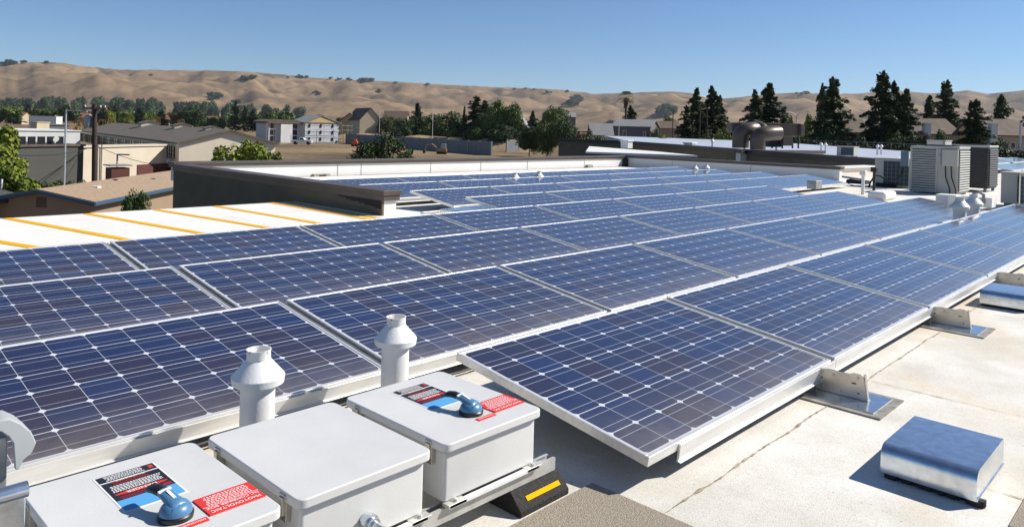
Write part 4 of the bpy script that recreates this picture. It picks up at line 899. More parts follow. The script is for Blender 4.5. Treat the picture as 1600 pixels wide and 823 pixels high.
for u, vt, wp, lb in ((180, 162, 14, 'dark conifer just right of the utility pole top'), (304, 168, 36, 'dark wide tree beyond the barn roof vents'), (340, 178, 30, 'dark green tree above the right end of the barn'), (368, 158, 14, 'dark conifer above the right end of the barn'), (382, 166, 14, 'dark conifer just left of the building under construction'), (395, 172, 18, 'last dark conifer before the building under construction'), (420, 172, 26, 'dark tree behind the building under construction')):
    px_tree('conifer_tree' if wp < 19 else 'broadleaf_tree', u, vt, wp, 380, L_con if wp < 19 else L_dark, lb)
# tree patches on the hills
random.seed(14); GH = 'oak trees dotted on the hills'
for (u, v, n, su, sv, hs) in ((570, 128, 6, 9, 1, 26), (8, 101, 5, 12, 1.5, 26), (36, 98, 2, 4, 1, 18), (70, 98, 2, 5, 1, 14), (545, 124, 2, 3, 1, 14), (615, 130, 2, 4, 1, 14), (892, 162, 8, 10, 6, 34), (905, 157, 3, 5, 2, 24), (497, 146, 4, 9, 2, 16), (455, 122, 4, 22, 2, 15), (592, 144, 3, 7, 1, 14), (385, 124, 4, 12, 2, 20), (470, 120, 4, 10, 1, 20), (525, 123, 4, 12, 1, 14), (1040, 178, 7, 12, 5, 34), (1250, 146, 7, 14, .8, 14), (820, 139, 4, 20, 1, 12), (870, 143, 5, 20, 1, 14), (665, 131, 2, 6, 1, 12), (234, 116, 1, 1, 1, 14), (203, 118, 1, 1, 1, 12), (335, 154, 5, 10, 3, 26), (370, 162, 3, 5, 2, 22)):
    for k in range(n):
        uu = u + random.uniform(-su, su); vv = v + random.uniform(-sv, sv) + 1.5; q = hill_pt(uu, max(vv, ridge_v(uu) + 1)); hh = hs * random.uniform(.7, 1.2)
        mtree('oak_tree', q - Vector((0, 0, 2)), hh, hh*random.uniform(1.1, 1.7), random.choice(CBL), L_dark, 'dark oak dotted on the golden hillside', GH)

# near left vegetation
def pepper(p, h, wd, seed, n, leafm, label, lsize=.11, droop=True, cat='tree', trunk=True):
    random.seed(seed); r_ = empty('pepper_tree' if cat == 'tree' else 'shrub', p, 0, label, cat); a = MB(); cl = []
    for i in range(34):
        while True:
            q = Vector((random.uniform(-1, 1), random.uniform(-1, 1), random.uniform(-1, 1)))
            if .2 < q.length < .92: break
        cl.append((Vector((q.x*wd/2*.8, q.y*wd/2*.8, h*.60 + q.z*h*.36)), random.uniform(.13, .22)*wd))
    for i in range(n):
        c, rr = random.choice(cl); d = Vector((random.gauss(0, 1), random.gauss(0, 1), random.gauss(0, 1))).normalized(); q = c + d*rr*(random.random()**.35)*Vector((1, 1, .8)).z
        if droop and random.random() < .5: q.z -= random.random()*rr*1.1
        leaf_quad(a, q, lsize, d + Vector((random.gauss(0, .6), random.gauss(0, .6), random.gauss(0, .4) + .2)))
    a.build('crown', leafm, r_)
    if trunk:
        b = MB(); b.tube([(0, 0, 0), (.15, .1, h*.25), (0, 0, h*.5)], [h*.045, h*.035, h*.02], 8)
        for k in range(5): az = k*1.3; b.tube([(0, 0, h*.3), (math.cos(az)*wd*.15, math.sin(az)*wd*.15, h*.5), (math.cos(az)*wd*.3, math.sin(az)*wd*.3, h*.68)], [h*.025, h*.015, h*.006], 6)
        b.build('trunk', M_bark, r_)
    return r_
d = 31; h = (hor(18) - 183) * d / F_PX + 5.67
pepper(gat(5, d), h*1.03, 1.9, 41, 12000, L_pep, 'bright green pepper tree at the left edge, tall upper part', .10)
pepper(gat(27, 29), 4.0, 1.75, 42, 11000, L_pep, 'drooping bright green tree beside the dark shed wall', .10)
pepper(gat(-8, 30), 4.4, 2.6, 43, 7000, L_pep, 'bright green tree cut off by the left edge', .10)
d = 44
for u, vt, wp, lb in ((345, 231, 46, 'small light green tree left of the round one behind the parapet'), (388, 218, 66, 'round light green tree behind the parapet'), (425, 233, 46, 'low light green foliage right of the round tree')):
    pepper(gat(u, d), (hor(u) - vt)*d/F_PX + 5.67, 1.45*wp*d/F_PX, int(u), 11000, L_pep, lb, .10)
pepper(gat(598, 55), (hor(598) - 213)*55/F_PX + 5.67, 125*55/F_PX, 77, 12000, L_dark, 'dark green bush rising behind the white parapet', .10, droop=False)
pepper(gat(638, 56), (hor(638) - 226)*56/F_PX + 5.67, 40*55/F_PX, 78, 5000, L_dark, 'lower part of dark bush behind the parapet, to its right', .10, droop=False)
BUSH = mtree('young_tree', Vector((at(212, 300, 17).x, at(212, 300, 17).y, GZ)), 4.15, .64, CB[1], L_mid, 'slender leafy young tree against the tan shingle roof', trunk_frac=1.05)
for u, v, lb in ((65, 290, 'dark clipped bush at the foot of the shaded shed'), (100, 288, 'dark clipped bush right of the thin grey pole'), (130, 289, 'low dark bush near the utility pole base')):
    p = at(u, v, 45); pepper(Vector((p.x, p.y, GZ)), p.z - GZ + .3, 1.9, int(u), 2500, L_dark, lb, .09, droop=False, cat='bush')

# hedge and chain link fence along the right wing
hp0, hp1 = gat(1205, 108), gat(1660, 62); dv = hp1 - hp0; Lh = dv.length; random.seed(61)
a = MB()
for i in range(15000):
    t_ = random.random(); zt = 4.9 + 0.35*noise.noise(Vector((t_*14, 0, 0)))
    leaf_quad(a, Vector((t_*Lh, random.gauss(0, .5), zt*random.random()**.6)), .16)
hd = a.build('hedge', leaf_mat('hedge_leaves', (.014, .022, .008), (.035, .045, .014), .3)); hd.location = hp0; hd.rotation_euler = (0, 0, math.atan2(dv.y, dv.x)); tag(hd, 'long dark hedge behind the right wing of the roof', 'hedge')
r_ = empty('fence', hp0 + Vector((-1.2, -1.2, 0)), math.atan2(dv.y, dv.x), 'thin chain link fence in front of the long dark hedge', 'fence')
for i in range(24): a = MB(); a.tube([(i*Lh/23, 0, 0), (i*Lh/23, 0, 5.15)], .04, 6); a.build('post', M_aluD, r_)
a = MB(); a.tube([(0, 0, 5.1), (Lh, 0, 5.1)], .03, 6); a.build('top_rail', M_aluD, r_)

# ------------------------------------------------------------------ buildings
def bmat(name, c, **k): return mat(name, c, .85, var=k.get('var', .12), scale=k.get('scale', .6))
B_beige = bmat('beige_block', (.60, .52, .40)); B_beige2 = bmat('tan_siding', (.30, .22, .145)); B_grey = bmat('grey_shingle', (.15, .125, .095), var=.25, scale=1.5); B_shade = bmat('grey_wall', (.18, .17, .145))
B_rust = bmat('rust_red', (.10, .032, .024)); B_win = mat('dark_glass', (.02, .023, .03), .15); B_white = bmat('white_wall', (.66, .66, .63)); B_brown = bmat('brown_shingle', (.14, .10, .072), var=.3, scale=1.2); B_blue = bmat('blue_house', (.09, .20, .32)); B_mauve = bmat('mauve_siding', (.155, .135, .145)); B_greyr = bmat('grey_roof', (.24, .24, .235)); B_cream = bmat('cream_wall', (.48, .40, .27)); B_fascia = mat('blue_fascia', (.035, .09, .15), .6)
def shingle(name, c1, c2):
    m = bpy.data.materials.new(name); m.use_nodes = True; t = m.node_tree; N = t.nodes; L = t.links; b = N['Principled BSDF']; b.inputs['Roughness'].default_value = .95
    tc = N.new('ShaderNodeTexCoord'); br = N.new('ShaderNodeTexBrick'); L.new(tc.outputs['Object'], br.inputs['Vector']); br.inputs['Scale'].default_value = 4; br.inputs['Mortar Size'].default_value = .012; br.inputs['Color1'].default_value = (*c1, 1); br.inputs['Color2'].default_value = (*c2, 1); br.inputs['Mortar'].default_value = (*[x*.6 for x in c1], 1)
    L.new(br.outputs[0], b.inputs['Base Color']); return m
S_tan = shingle('tan_shingle', (.40, .285, .185), (.30, .21, .135)); S_dark = shingle('charcoal_shingle', (.075, .073, .072), (.05, .05, .052))
def gable(name, o, rz, Lx, Wy, hw, hr, wall, roofm, label, wins=(), over=.35, cat='house', fascia=None, chimneys=(), doors=()):
    """ridge along local X, front = -Y. origin is the front left corner at ground"""
    r_ = empty(name, o, rz, label, cat)
    T = Matrix(((0, 0, 1, 0), (1, 0, 0, 0), (0, 1, 0, 0), (0, 0, 0, 1)))
    a = MB(); a.prism([(0, 0), (Wy, 0), (Wy, hw), (Wy/2, hw + hr), (0, hw)], 0, Lx, T); a.build('wall', wall, r_)
    a = MB(); s_ = hr/(Wy/2); t_ = .14
    for sg in (0, 1):
        def Y(y): return y if sg == 0 else Wy - y
        pr = [(Y(-over), hw - over*s_ + .03), (Y(Wy/2), hw + hr + .03), (Y(Wy/2), hw + hr + .03 + t_), (Y(-over), hw - over*s_ + .03 + t_)]
        if sg: pr.reverse()
        a.prism(pr, -over, Lx + over, T)
    rf = a.build('roof', roofm, r_)
    if fascia:
        a = MB(); pr = [(-over - .02, hw - over*s_ + .0), (Wy/2, hw + hr + .01), (Wy + over + .02, hw - over*s_ + .0), (Wy + over + .02, hw - over*s_ + .12), (Wy/2, hw + hr + .13), (-over - .02, hw - over*s_ + .12)]
        a.prism(pr, -over - .04, -over, T); a.prism(pr, Lx + over, Lx + over + .04, T); a.box((-over, -over - .04, hw - over*s_ + .02), (Lx + over, -over, hw - over*s_ + .16)); a.build('fascia', fascia, r_)
    for (face, c, z, w_, h_) in wins:
        a = MB(); b = MB()
        if face == 'f': a.box((c - w_/2, -.06, z), (c + w_/2, .0, z + h_)); b.box((c - w_/2 + .08, -.075, z + .08), (c + w_/2 - .08, -.061, z + h_ - .08))
        elif face == 'l': a.box((-.06, c - w_/2, z), (0, c + w_/2, z + h_)); b.box((-.075, c - w_/2 + .08, z + .08), (-.061, c + w_/2 - .08, z + h_ - .08))
        else: a.box((Lx, c - w_/2, z), (Lx + .06, c + w_/2, z + h_)); b.box((Lx + .061, c - w_/2 + .08, z + .08), (Lx + .075, c + w_/2 - .08, z + h_ - .08))
        wn = a.build('window', B_white, r_); b.build('pane', B_win, wn)
    for (cx, cy, cw, chh, cm) in chimneys:
        a = MB(); a.box((cx, cy, 0), (cx + cw, cy + cw, chh)); a.box((cx - .1, cy - .1, chh), (cx + cw + .1, cy + cw + .1, chh + .15)); a.build('chimney', cm, r_)
    return r_
def ang(p, q): return math.atan2(q.y - p.y, q.x - p.x)
CR = math.atan2(r0.y, r0.x)    # camera-right direction in the world

# near left house: tan shingle roof, blue fascia
e0 = onz(150, 319, -2.25); e1 = onz(262, 297, -2.25); dvx = (Vector((e1.x, e1.y, 0)) - Vector((e0.x, e0.y, 0))); rz = ang(e0, e1)
org = Vector((e0.x, e0.y, GZ)) + Matrix.Rotation(rz, 3, 'Z') @ Vector((.3, .35, 0))
h1 = gable('house', org, rz, 13, 3.6, -2.25 - GZ - .02, .36, B_beige2, S_tan, 'tan house with brown shingle roof and blue fascia below our roof edge', over=.3, fascia=B_fascia)
a = MB(); a.box((-.02, 1.62, 2.25), (0.0, 1.98, 2.62)); a.build('gable_vent', B_brown, h1)
for (fx, fy, lb, mm, sz) in ((2.5, 2.2, 'square vent', M_white, .28), (7.5, 2.0, 'plumbing vent', M_aluD, .22), (5.0, 3.1, 'rust pipe', B_rust, .16)):
    a = MB(); fy *= .5; zz = -2.25 - GZ - .05 + .36*(fy/1.8) + .16; a.box((fx - sz/2, fy - sz/2, zz - .2), (fx + sz/2, fy + sz/2, zz + .08)); a.build('roof_vent', mm, h1)
# second tan gable to its right (lower ridge seen at the parapet)
# dark grey shingle roof at the far left
q = [onz(-70, 318, -2.15), onz(64, 305.5, -2.15)]
h2 = empty('house', (q[0].x, q[0].y, GZ), 0, 'house with charcoal shingle hip roof at the far left edge', 'house'); O2 = Vector((q[0].x, q[0].y, GZ))
d2 = (q[1] - q[0]).normalized(); n2 = Vector((-d2.y, d2.x, 0)); L2 = (q[1] - q[0]).length
c_ = [Vector((0, 0, 2.55)), d2*L2 + Vector((0, 0, 2.55)), d2*L2 + n2*6 + Vector((0, 0, 2.55)), n2*6 + Vector((0, 0, 2.55))]
rg = [n2*2.2 + d2*.0 + Vector((0, 0, 3.2)), n2*2.2 + d2*(L2 - 1.7) + Vector((0, 0, 3.2))]
a = MB(); a.add(c_ + rg, [(0, 1, 5, 4), (1, 2, 5), (2, 3, 4, 5), (3, 0, 4), (3, 2, 1, 0)]); a.add([p - Vector((0, 0, .003)) for p in c_] + [p - Vector((0, 0, .16)) for p in c_], [(0, 4, 5, 1), (1, 5, 6, 2), (2, 6, 7, 3), (3, 7, 4, 0), (4, 7, 6, 5)]); a.build('roof', S_dark, h2)
a = MB(); a.prism([tuple((d2*.3 + n2*.3).xy), tuple((d2*(L2-.3) + n2*.3).xy), tuple((d2*(L2-.3) + n2*5.7).xy), tuple((d2*.3 + n2*5.7).xy)], 0, 2.38); a.build('wall', B_beige2, h2)
a = MB(); v_ = d2*(L2 - .9) + n2*.9; a.tube([(v_.x, v_.y, 2.6), (v_.x, v_.y, 3.2)], .035, 8); a.build('vent_stub', M_white, h2)

# low shaded shed wall and beige industrial front behind
s0 = gat(28, 46); s1 = gat(132, 50)
def block(name, p, q, dep, z1, wallm, label, cat='building', topm=None, z0=GZ):
    rz_ = ang(p, q); L_ = (Vector((q.x, q.y)) - Vector((p.x, p.y))).length; r_ = empty(name, (p.x, p.y, z0), rz_, label, cat); a = MB(); a.box((0, 0, 0), (L_, dep, z1 - z0)); a.build('wall', wallm, r_)
    a = MB(); a.box((-.1, -.1, z1 - z0), (L_ + .1, dep + .1, z1 - z0 + .12)); a.build('roof', topm or wallm, r_); return r_, L_
zt = onz(28, 230, 0).z; 
zs = CAM.z - (229 - hor(80)) * 48 / F_PX
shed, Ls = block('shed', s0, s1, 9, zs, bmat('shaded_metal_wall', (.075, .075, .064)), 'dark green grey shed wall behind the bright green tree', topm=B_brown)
a = MB()
for k in range(5): a.box((.4 + k*.62, .5, zs - GZ + .12), (.85 + k*.62, .6, zs - GZ + .62))
a.build('clerestory_windows', B_win, shed)
a = MB(); a.lathe([(.02, 0), (.14, .05), (.2, .12)], 14, Matrix.Translation((2.6, .3, zs - GZ + .5)) @ Matrix.Rotation(R(110), 4, 'X')); a.build('satellite_dish', M_white, shed)
f0 = gat(131, 52); f1 = gat(262, 60); zf = CAM.z - (230 - hor(165))*54/F_PX
fr, Lf = block('industrial_building', f0, f1, 1.2, zf, B_beige, 'beige block wall behind the utility pole with a rust red door', topm=B_beige)
a = MB(); a.box((5.1, -.05, 0), (Lf + 3, .0, 2.1)); a.build('red_door', B_rust, fr)
for xx in (1.2, 1.55): a = MB(); a.tube([(xx, -.1, .6), (xx, -.1, zf - GZ + .2)], .05, 8); a.build('downpipe', M_flash, fr)
ft = gat(190, 40); a = MB(); a.box((-.45, -.45, 0), (.45, .45, CAM.z - (262 - hor(185))*40/F_PX - GZ)); r_ = a.build('brick_chimney', bmat('chimney_brick', (.13, .045, .03)), None); r_.location = gat(186, 40); tag(r_, 'dark red brick chimney stack above the tan shingle roof', 'chimney')
zz = CAM.z - (262 - hor(185))*40/F_PX - GZ
a = MB(); a.box((-.55, -.55, zz + .1), (.55, .55, zz + .16)); a.build('cap', M_flash, r_)
# barn
ez, rzr = -.9, .1
g1, g2, g4 = onz(280, 223, ez), onz(358, 203.5, rzr), onz(150, 207, ez)
ax = Vector((g4.x - g1.x, g4.y - g1.y, 0)).normalized(); LB = 50.0
# make it a clean rectangle: gable end g1-g3, axis along ax
ge = Vector((ax.y, -ax.x, 0)) * 7.7
r_ = empty('barn', (g1.x, g1.y, GZ), 0, 'long beige warehouse with grey gable roof and three roof monitors', 'warehouse'); G0 = Vector((g1.x, g1.y, 0))
A = Vector((0, 0, 0)); Bv = ge; Mv = Vector((g2.x, g2.y, 0)) - G0; ha, hm = ez - GZ, rzr - GZ; X = ax*LB
Mv = ge*.5
def Z(v, z): return Vector((v.x, v.y, z))
a = MB(); a.add([Z(A,0), Z(Bv,0), Z(Bv,ha), Z(Mv,hm), Z(A,ha), Z(A+X,0), Z(Bv+X,0), Z(Bv+X,ha), Z(Mv+X,hm), Z(A+X,ha)], [(0,1,2,3,4), (9,8,7,6,5), (0,4,9,5), (1,6,7,2), (4,3,8,9), (3,2,7,8)]); a.build('wall', bmat('pale_stucco', (.74, .65, .50)), r_)
a = MB(); o_ = Vector((0, 0, .12)); ov = -ax*.3
a.add([Z(A,ha-.1)-ge*.03+ov, Z(Mv,hm)+ov, Z(Mv,hm)+X, Z(A,ha-.1)-ge*.03+X, Z(A,ha-.1)-ge*.03+ov+o_, Z(Mv,hm)+ov+o_, Z(Mv,hm)+X+o_, Z(A,ha-.1)-ge*.03+X+o_], [(0,1,5,4),(1,2,6,5),(2,3,7,6),(3,0,4,7),(4,5,6,7),(3,2,1,0)])
a.add([Z(Mv,hm)+ov, Z(Bv,ha-.1)+ge*.03+ov, Z(Bv,ha-.1)+ge*.03+X, Z(Mv,hm)+X, Z(Mv,hm)+ov+o_, Z(Bv,ha-.1)+ge*.03+ov+o_, Z(Bv,ha-.1)+ge*.03+X+o_, Z(Mv,hm)+X+o_], [(0,1,5,4),(1,2,6,5),(2,3,7,6),(3,0,4,7),(4,5,6,7),(3,2,1,0)])
a.build('roof', B_grey, r_)
for k in range(3):
    t_ = (.10, .30, .58)[k]; c = Mv + X*t_; T = Matrix.Translation(Z(c, hm - .15)) @ Matrix.Rotation(math.atan2(ge.y, ge.x), 4, 'Z')
    s_ = .55 + .15*k
    a = MB(); a.prism([(-1.1*s_, 0), (1.1*s_, 0), (1.1*s_, .45*s_), (0, .75*s_), (-1.1*s_, .45*s_)], -.8*s_, .8*s_, T @ Matrix.Rotation(PI/2, 4, 'X')); mo = a.build('roof_monitor', B_beige, r_)
    a = MB(); a.prism([(-1.3*s_, .44*s_), (0, .78*s_), (1.3*s_, .44*s_), (1.3*s_, .56*s_), (0, .92*s_), (-1.3*s_, .56*s_)], -.95*s_, .95*s_, T @ Matrix.Rotation(PI/2, 4, 'X')); a.build('monitor_roof', B_grey, mo)
n_ = Vector((-ax.y, ax.x, 0)); 
if n_.dot(-ge) < 0: n_ = -n_
for k in range(14):
    c = A + ax*(1.2 + k*4.1); T = Matrix(((ax.x, n_.x, 0, c.x), (ax.y, n_.y, 0, c.y), (0, 0, 1, ha - 1.35), (0, 0, 0, 1)))
    a = MB(); a.box((0, .01, 0), (3.4, .10, 1.0), T); wn = a.build('window', B_win, r_)
    a = MB()
    for j in range(1, 5): a.box((j*.68 - .04, .10, 0), (j*.68 + .04, .14, 1.0), T)
    for j in range(1, 3): a.box((0, .10, j*.33 - .03), (3.4, .14, j*.33 + .03), T)
    a.build('glazing_bars', B_brown, wn)
# white canopy building and trailer at the far left
c0_, c1_ = gat(30, 85), gat(126, 90); zc = CAM.z - (205 - hor(60))*86/F_PX
block('canopy_building', c0_, c1_, 10, zc, B_white, 'long low building with white fascia left of the utility pole', topm=B_white)
q0_, q1_ = gat(45, 215), gat(88, 215); tl, Lt = block('site_trailer', q0_, q1_, 3, CAM.z - (182 - hor(60))*215/F_PX, B_white, 'white office trailer beyond the white fascia building', cat='trailer', z0=GZ + .5)
for xx in (1.6, 3.9): a = MB(); a.box((xx, -.05, 1.3), (xx + .9, -.01, 2.0)); a.build('window', B_win, tl)
c0_, c1_ = gat(48, 110), gat(58, 110); block('rooftop_block', c0_, c1_, 3, CAM.z - (192 - hor(60))*110/F_PX, B_cream, 'small cream block standing on the low roofs at far left')
c0_, c1_ = gat(66, 120), gat(108, 122); block('low_shed', c0_, c1_, 5, CAM.z - (195 - hor(60))*120/F_PX, B_greyr, 'low grey roofed shed behind the white fascia')

# building under construction
cb = gat(478, 205); rz = CR + .05
S = 205 / F_PX
p0 = gat(477, 205); p1 = gat(530, 212); Hc = (hor(500) - 187)*207/F_PX + 5.67
r_ = gable('construction_building', Vector((p0.x, p0.y, GZ)), ang(p0, p1) , (Vector((p1.x, p1.y)) - Vector((p0.x, p0.y))).length, 9.5, Hc - 1.0, .01, bmat('grey_sheathing', (.50, .52, .55), var=.08), B_greyr, 'three storey white building under construction with scaffolding', cat='building', over=.3)
Lc = (Vector((p1.x, p1.y)) - Vector((p0.x, p0.y))).length; HH = Hc - 1.0
a = MB(); T = Matrix(((1,0,0,0),(0,0,-1,0),(0,1,0,0),(0,0,0,1))); a.prism([(-.4, HH), (Lc + .4, HH), (Lc*.45, HH + 1.9)], -9, .3, T); a.build('front_gable', mat('raw_plywood', (.50, .36, .18), .9), r_)
a = MB(); a.prism([(-.5, HH - .02), (Lc*.45, HH + 1.95), (Lc + .5, HH - .02), (Lc + .5, HH + .15), (Lc*.45, HH + 2.12), (-.5, HH + .15)], -9.2, .5, T); a.build('front_roof', B_greyr, r_)
a = MB()
for z_ in (HH*.32, HH*.64, HH*.95): a.box((-.02, -.10, z_ - .28), (Lc + .02, -.02, z_ + .1))
a.build('white_wrap_band', B_white, r_)
for z_ in (HH*.08, HH*.42, HH*.74):
    for xx in (.12, .45, .8):
        a = MB(); a.box((Lc*xx - .3, -.14, z_ + .2), (Lc*xx + .25, -.1, z_ + 1.15)); wn = a.build('window', B_win, r_)
# left wing
a = MB(); a.box((-9.5, 2.0, 0), (0, 10, HH*.93)); a.build('left_wing', bmat('house_wrap', (.55, .54, .52)), r_)
a = MB(); a.box((-10, 1.3, HH*.93), (.3, 11, HH*.93 + .5)); a.prism([(-10, HH*.93 + .5), (0, HH*.93 + .5), (-2, HH*1.13), (-8, HH*1.13)], -11, -1.5, T); a.build('left_roof', B_brown, r_)
for k in range(3):
    for j in range(3): a = MB(); a.box((-9 + k*3.2, 1.88, .4 + j*HH*.31), (-7.8 + k*3.2, 1.98, 1.8 + j*HH*.31)); a.build('window', B_win, r_)
a = MB(); a.box((-6.5, 1.0, 0), (-3.2, 2.0, HH*.9)); a.build('bay', B_white, r_)
a = MB()
for xx in [Lc + .8 + k*1.5 for k in range(3)]: 
    for yy in (-.5, 1.5): a.tube([(xx, yy, 0), (xx, yy, HH)], .06, 5)
for z_ in (2, 4, 6, 8): a.tube([(Lc + .5, -.5, z_*HH/9), (Lc + 4.1, -.5, z_*HH/9)], .07, 5); a.box((Lc + .5, -.5, z_*HH/9), (Lc + 4.1, 1.5, z_*HH/9 + .06))
for xx in (0, Lc*.5, Lc): a.tube([(xx, -1.0, 0), (xx, -1.0, HH)], .05, 5)
for z_ in (HH*.33, HH*.66): a.tube([(0, -1, z_), (Lc, -1, z_)], .05, 5)
for xx in (-10.5, -8.5): a.tube([(xx, 1, 0), (xx, 1, HH)], .07, 5)
a.build('scaffolding', mat('scaffold_timber', (.28, .22, .15), .8), r_)

# sound wall of grey panels, in two stretches
def panel_wall(p, q, z1, label):
    rz_ = ang(p, q); L_ = (Vector((q.x, q.y)) - Vector((p.x, p.y))).length; r_ = empty('sound_wall', (p.x, p.y, GZ), rz_, label, 'wall'); n = max(4, int(L_/4.2)); a = MB()
    a.box((0, .05, 0), (L_, .2, z1)); a.build('wall_panels', bmat('blue_grey_panel', (.17, .185, .20)), r_)
    for i in range(n + 1): a = MB(); a.box((i*L_/n - .15, -.05, 0), (i*L_/n + .15, .25, z1 + .1)); a.build('post', bmat('panel_post', (.22, .24, .25)) if 'blue_post' not in MATS else None, r_)
    return r_
panel_wall(gat(541, 212), gat(768, 150), 2.75, 'long grey blue panel wall running below the dry grass bank'); panel_wall(gat(793, 175), gat(866, 190), 2.6, 'short grey blue panel wall section to the right of the gap')
# dry grass bank behind it
bm_ = []; a = MB(); n = 60; b0, b1 = gat(500, 235), gat(900, 165)
for i in range(n + 1):
    p = b0.lerp(b1, i/n); d = Vector(MW[2])*1; d.z = 0; hh = 2.6 + 1.0*noise.noise(Vector((i*.2, 0, 0)))
    if i/n < .1: hh *= i/n*10
    bm_ += [Z(p, GZ - .1), Z(p + d*9, GZ + hh), Z(p + d*30, GZ + hh*1.05), Z(p + d*60, GZ - .1)]
a.add(bm_, [(i*4 + j, (i+1)*4 + j, (i+1)*4 + j + 1, i*4 + j + 1) for i in range(n) for j in range(3)])
o = a.build('grass_bank', mat('dry_grass', (.40, .29, .14), 1, col2=(.24, .16, .08), scale=.15), smooth=60); tag(o, kind='structure')

def far_house(u0, u1, vt, d, wall, roofm, label, rh=.35, dep=9, wins=(), rot=0, **kw):
    p, q = gat(u0, d), gat(u1, d*(1 + rot)); L_ = (Vector((q.x, q.y)) - Vector((p.x, p.y))).length; H = (hor((u0+u1)/2) - vt)*d/F_PX + 5.67; rr = H*rh
    return gable('house', p, ang(p, q), L_, dep, H - rr, rr, wall, roofm, label, wins=wins, **kw)
far_house(540, 562, 170, 255, B_cream, B_brown, 'tall tan gabled house right of the construction building', rot=-.06, dep=7, wins=(('f', 1.2, 5, 1, 1.3),))
far_house(566, 592, 178, 250, mat('yellow_stucco', (.52, .38, .17), .9), B_brown, 'yellow walled house with low brown gables', rot=.05, wins=(('f', 2.0, 4.2, 1, 1.2), ('f', 4.2, 4.2, .9, 1.2)))
far_house(598, 634, 174, 270, B_cream, B_brown, 'brown roofed house behind the olive tree')
far_house(806, 828, 177, 260, B_blue, B_greyr, 'blue house half hidden by the middle trees', dep=8, rot=.1)
far_house(876, 899, 176, 330, B_mauve, B_greyr, 'grey house wall showing above the sunlit green tree', dep=8, rh=.15)
hh_ = far_house(958, 1016, 188, 145, B_mauve, B_greyr, 'grey two storey gabled house below the palm', rh=.16, dep=7, wins=(('f', 2.3, 4.4, .7, 1.4), ('f', 6.2, 4.4, .5, 1.2)), rot=-.02)
far_house(925, 957, 194, 142, B_white, B_greyr, 'low white garage left of the grey gabled house', rh=.3, dep=6)
far_house(1030, 1062, 190, 260, B_beige2, B_brown, 'low brown building left of the twin redwoods', rh=.25)
far_house(1322, 1362, 187, 125, B_beige2, B_brown, 'brown roof showing between broad and tallest redwoods', rh=.25)
far_house(1428, 1500, 186, 112, B_cream, B_brown, 'townhouse with brown roof and pale chimney behind green tree', rh=.26, dep=9, chimneys=((1.4, -.4, .9, 7.9, B_white),), wins=(('f', 3.6, 4.6, .8, 1), ('f', 4.9, 4.6, .8, 1)))
far_house(1546, 1612, 187, 108, B_cream, B_brown, 'townhouse with brown roof and chimney at the far right', rh=.26, dep=9, chimneys=((.0, -.4, .9, 8.0, B_white),), wins=(('f', 2.4, 4.5, .7, 1), ('f', 3.4, 4.5, .7, 1), ('f', 4.4, 4.5, .7, 1)))
random.seed(77)
for i, (u, v) in enumerate(((62, 176), (152, 178), (250, 180), (284, 181), (320, 182), (20, 176), (120, 177))):
    far_house(u, u + 14, v, 430, B_cream, mat('red_tile', (.26, .10, .06), .9) if i == 0 else MATS['red_tile'], 'small distant house with red tiled roof among the belt of trees', rh=.35, dep=9); 
for o in COL.objects:
    if o.get('label') == 'small distant house with red tiled roof among the belt of trees': o['group'] = 'distant red roofed houses'

# ------------------------------------------------------------------ poles, lamps, wires
M_wood = mat('creosoted_wood', (.055, .035, .025), .9, var=.3, scale=3)
M_pole = mat('steel_pole', (.42, .44, .45), .5, .4)
d = 50; b = gat(150, d); zt = CAM.z + (hor(146) - 163)*d/F_PX; H = zt - GZ
r_ = empty('utility_pole', b, CR - .05, 'brown wooden utility pole with transformer and crossarm', 'utility pole')
a = MB(); a.tube([(0.05, 0, 0), (-.12, 0, H)], [.19, .14], 12); a.build('pole', M_wood, r_, smooth=60)
a = MB(); a.box((-.9, -.06, H - .35), (.72, .06, H - .22)); a.build('crossarm', mat('weathered_timber', (.22, .13, .07), .9), r_)
a = MB(); a.tube([(-.3, -.08, H - .35), (-.02, -.08, H - .75), (.3, -.08, H - .35)], .025, 6); a.build('arm_brace', M_pole, r_)
for xx in (-.75, -.35, .3, .62): a = MB(); a.lathe([(.035, 0), (.05, .06), (.03, .14), (.001, .18)], 8, Matrix.Translation((xx, 0, H - .22))); a.build('insulator', M_white, r_)
a = MB(); a.lathe([(.22, 0), (.24, .05), (.24, .75), (.18, .83), (.04, .86)], 16, Matrix.Translation((-.5, -.05, H - 1.6))); a.build('transformer', M_aluD, r_, smooth=40)
def cable(p, q, sag, rad, label):
    a = MB(); a.tube([p.lerp(q, t/16) - Vector((0, 0, sag*4*(t/16)*(1 - t/16))) for t in range(17)], rad, 5); o = a.build('overhead_wire', M_wire); tag(o, label, 'wire')
cable(at(0, 240, 30), at(140, 231, 50), .25, .022, 'thin dark wire crossing the shed wall at far left'); cable(at(147, 226, 50), at(280, 262, 46), .3, .016, 'thin wire slanting right from the utility pole'); cable(at(132, 232, 50), at(66, 291, 44), .1, .02, 'pale guy wire slanting down left of the utility pole')
d = 44; b = gat(103, d); H = CAM.z + (hor(103) - 172)*d/F_PX - GZ
r_ = empty('street_lamp', b, CR, 'thin grey lamp pole with a long arm, left of the utility pole', 'street lamp'); a = MB(); a.tube([(0, 0, 0), (0, 0, H)], [.065, .05], 8); a.build('pole', M_pole, r_); a = MB(); a.tube([(0, 0, H - .05), (.6, 0, H - .02), (1.1, 0, H - .06)], .025, 6); a.build('arm', M_pole, r_); a = MB(); a.box((.9, -.08, H - .12), (1.25, .08, H - .02)); a.build('lamp_head', M_aluD, r_)
d = 42; b = gat(185, d); H = CAM.z + (hor(185) - 241)*d/F_PX - GZ
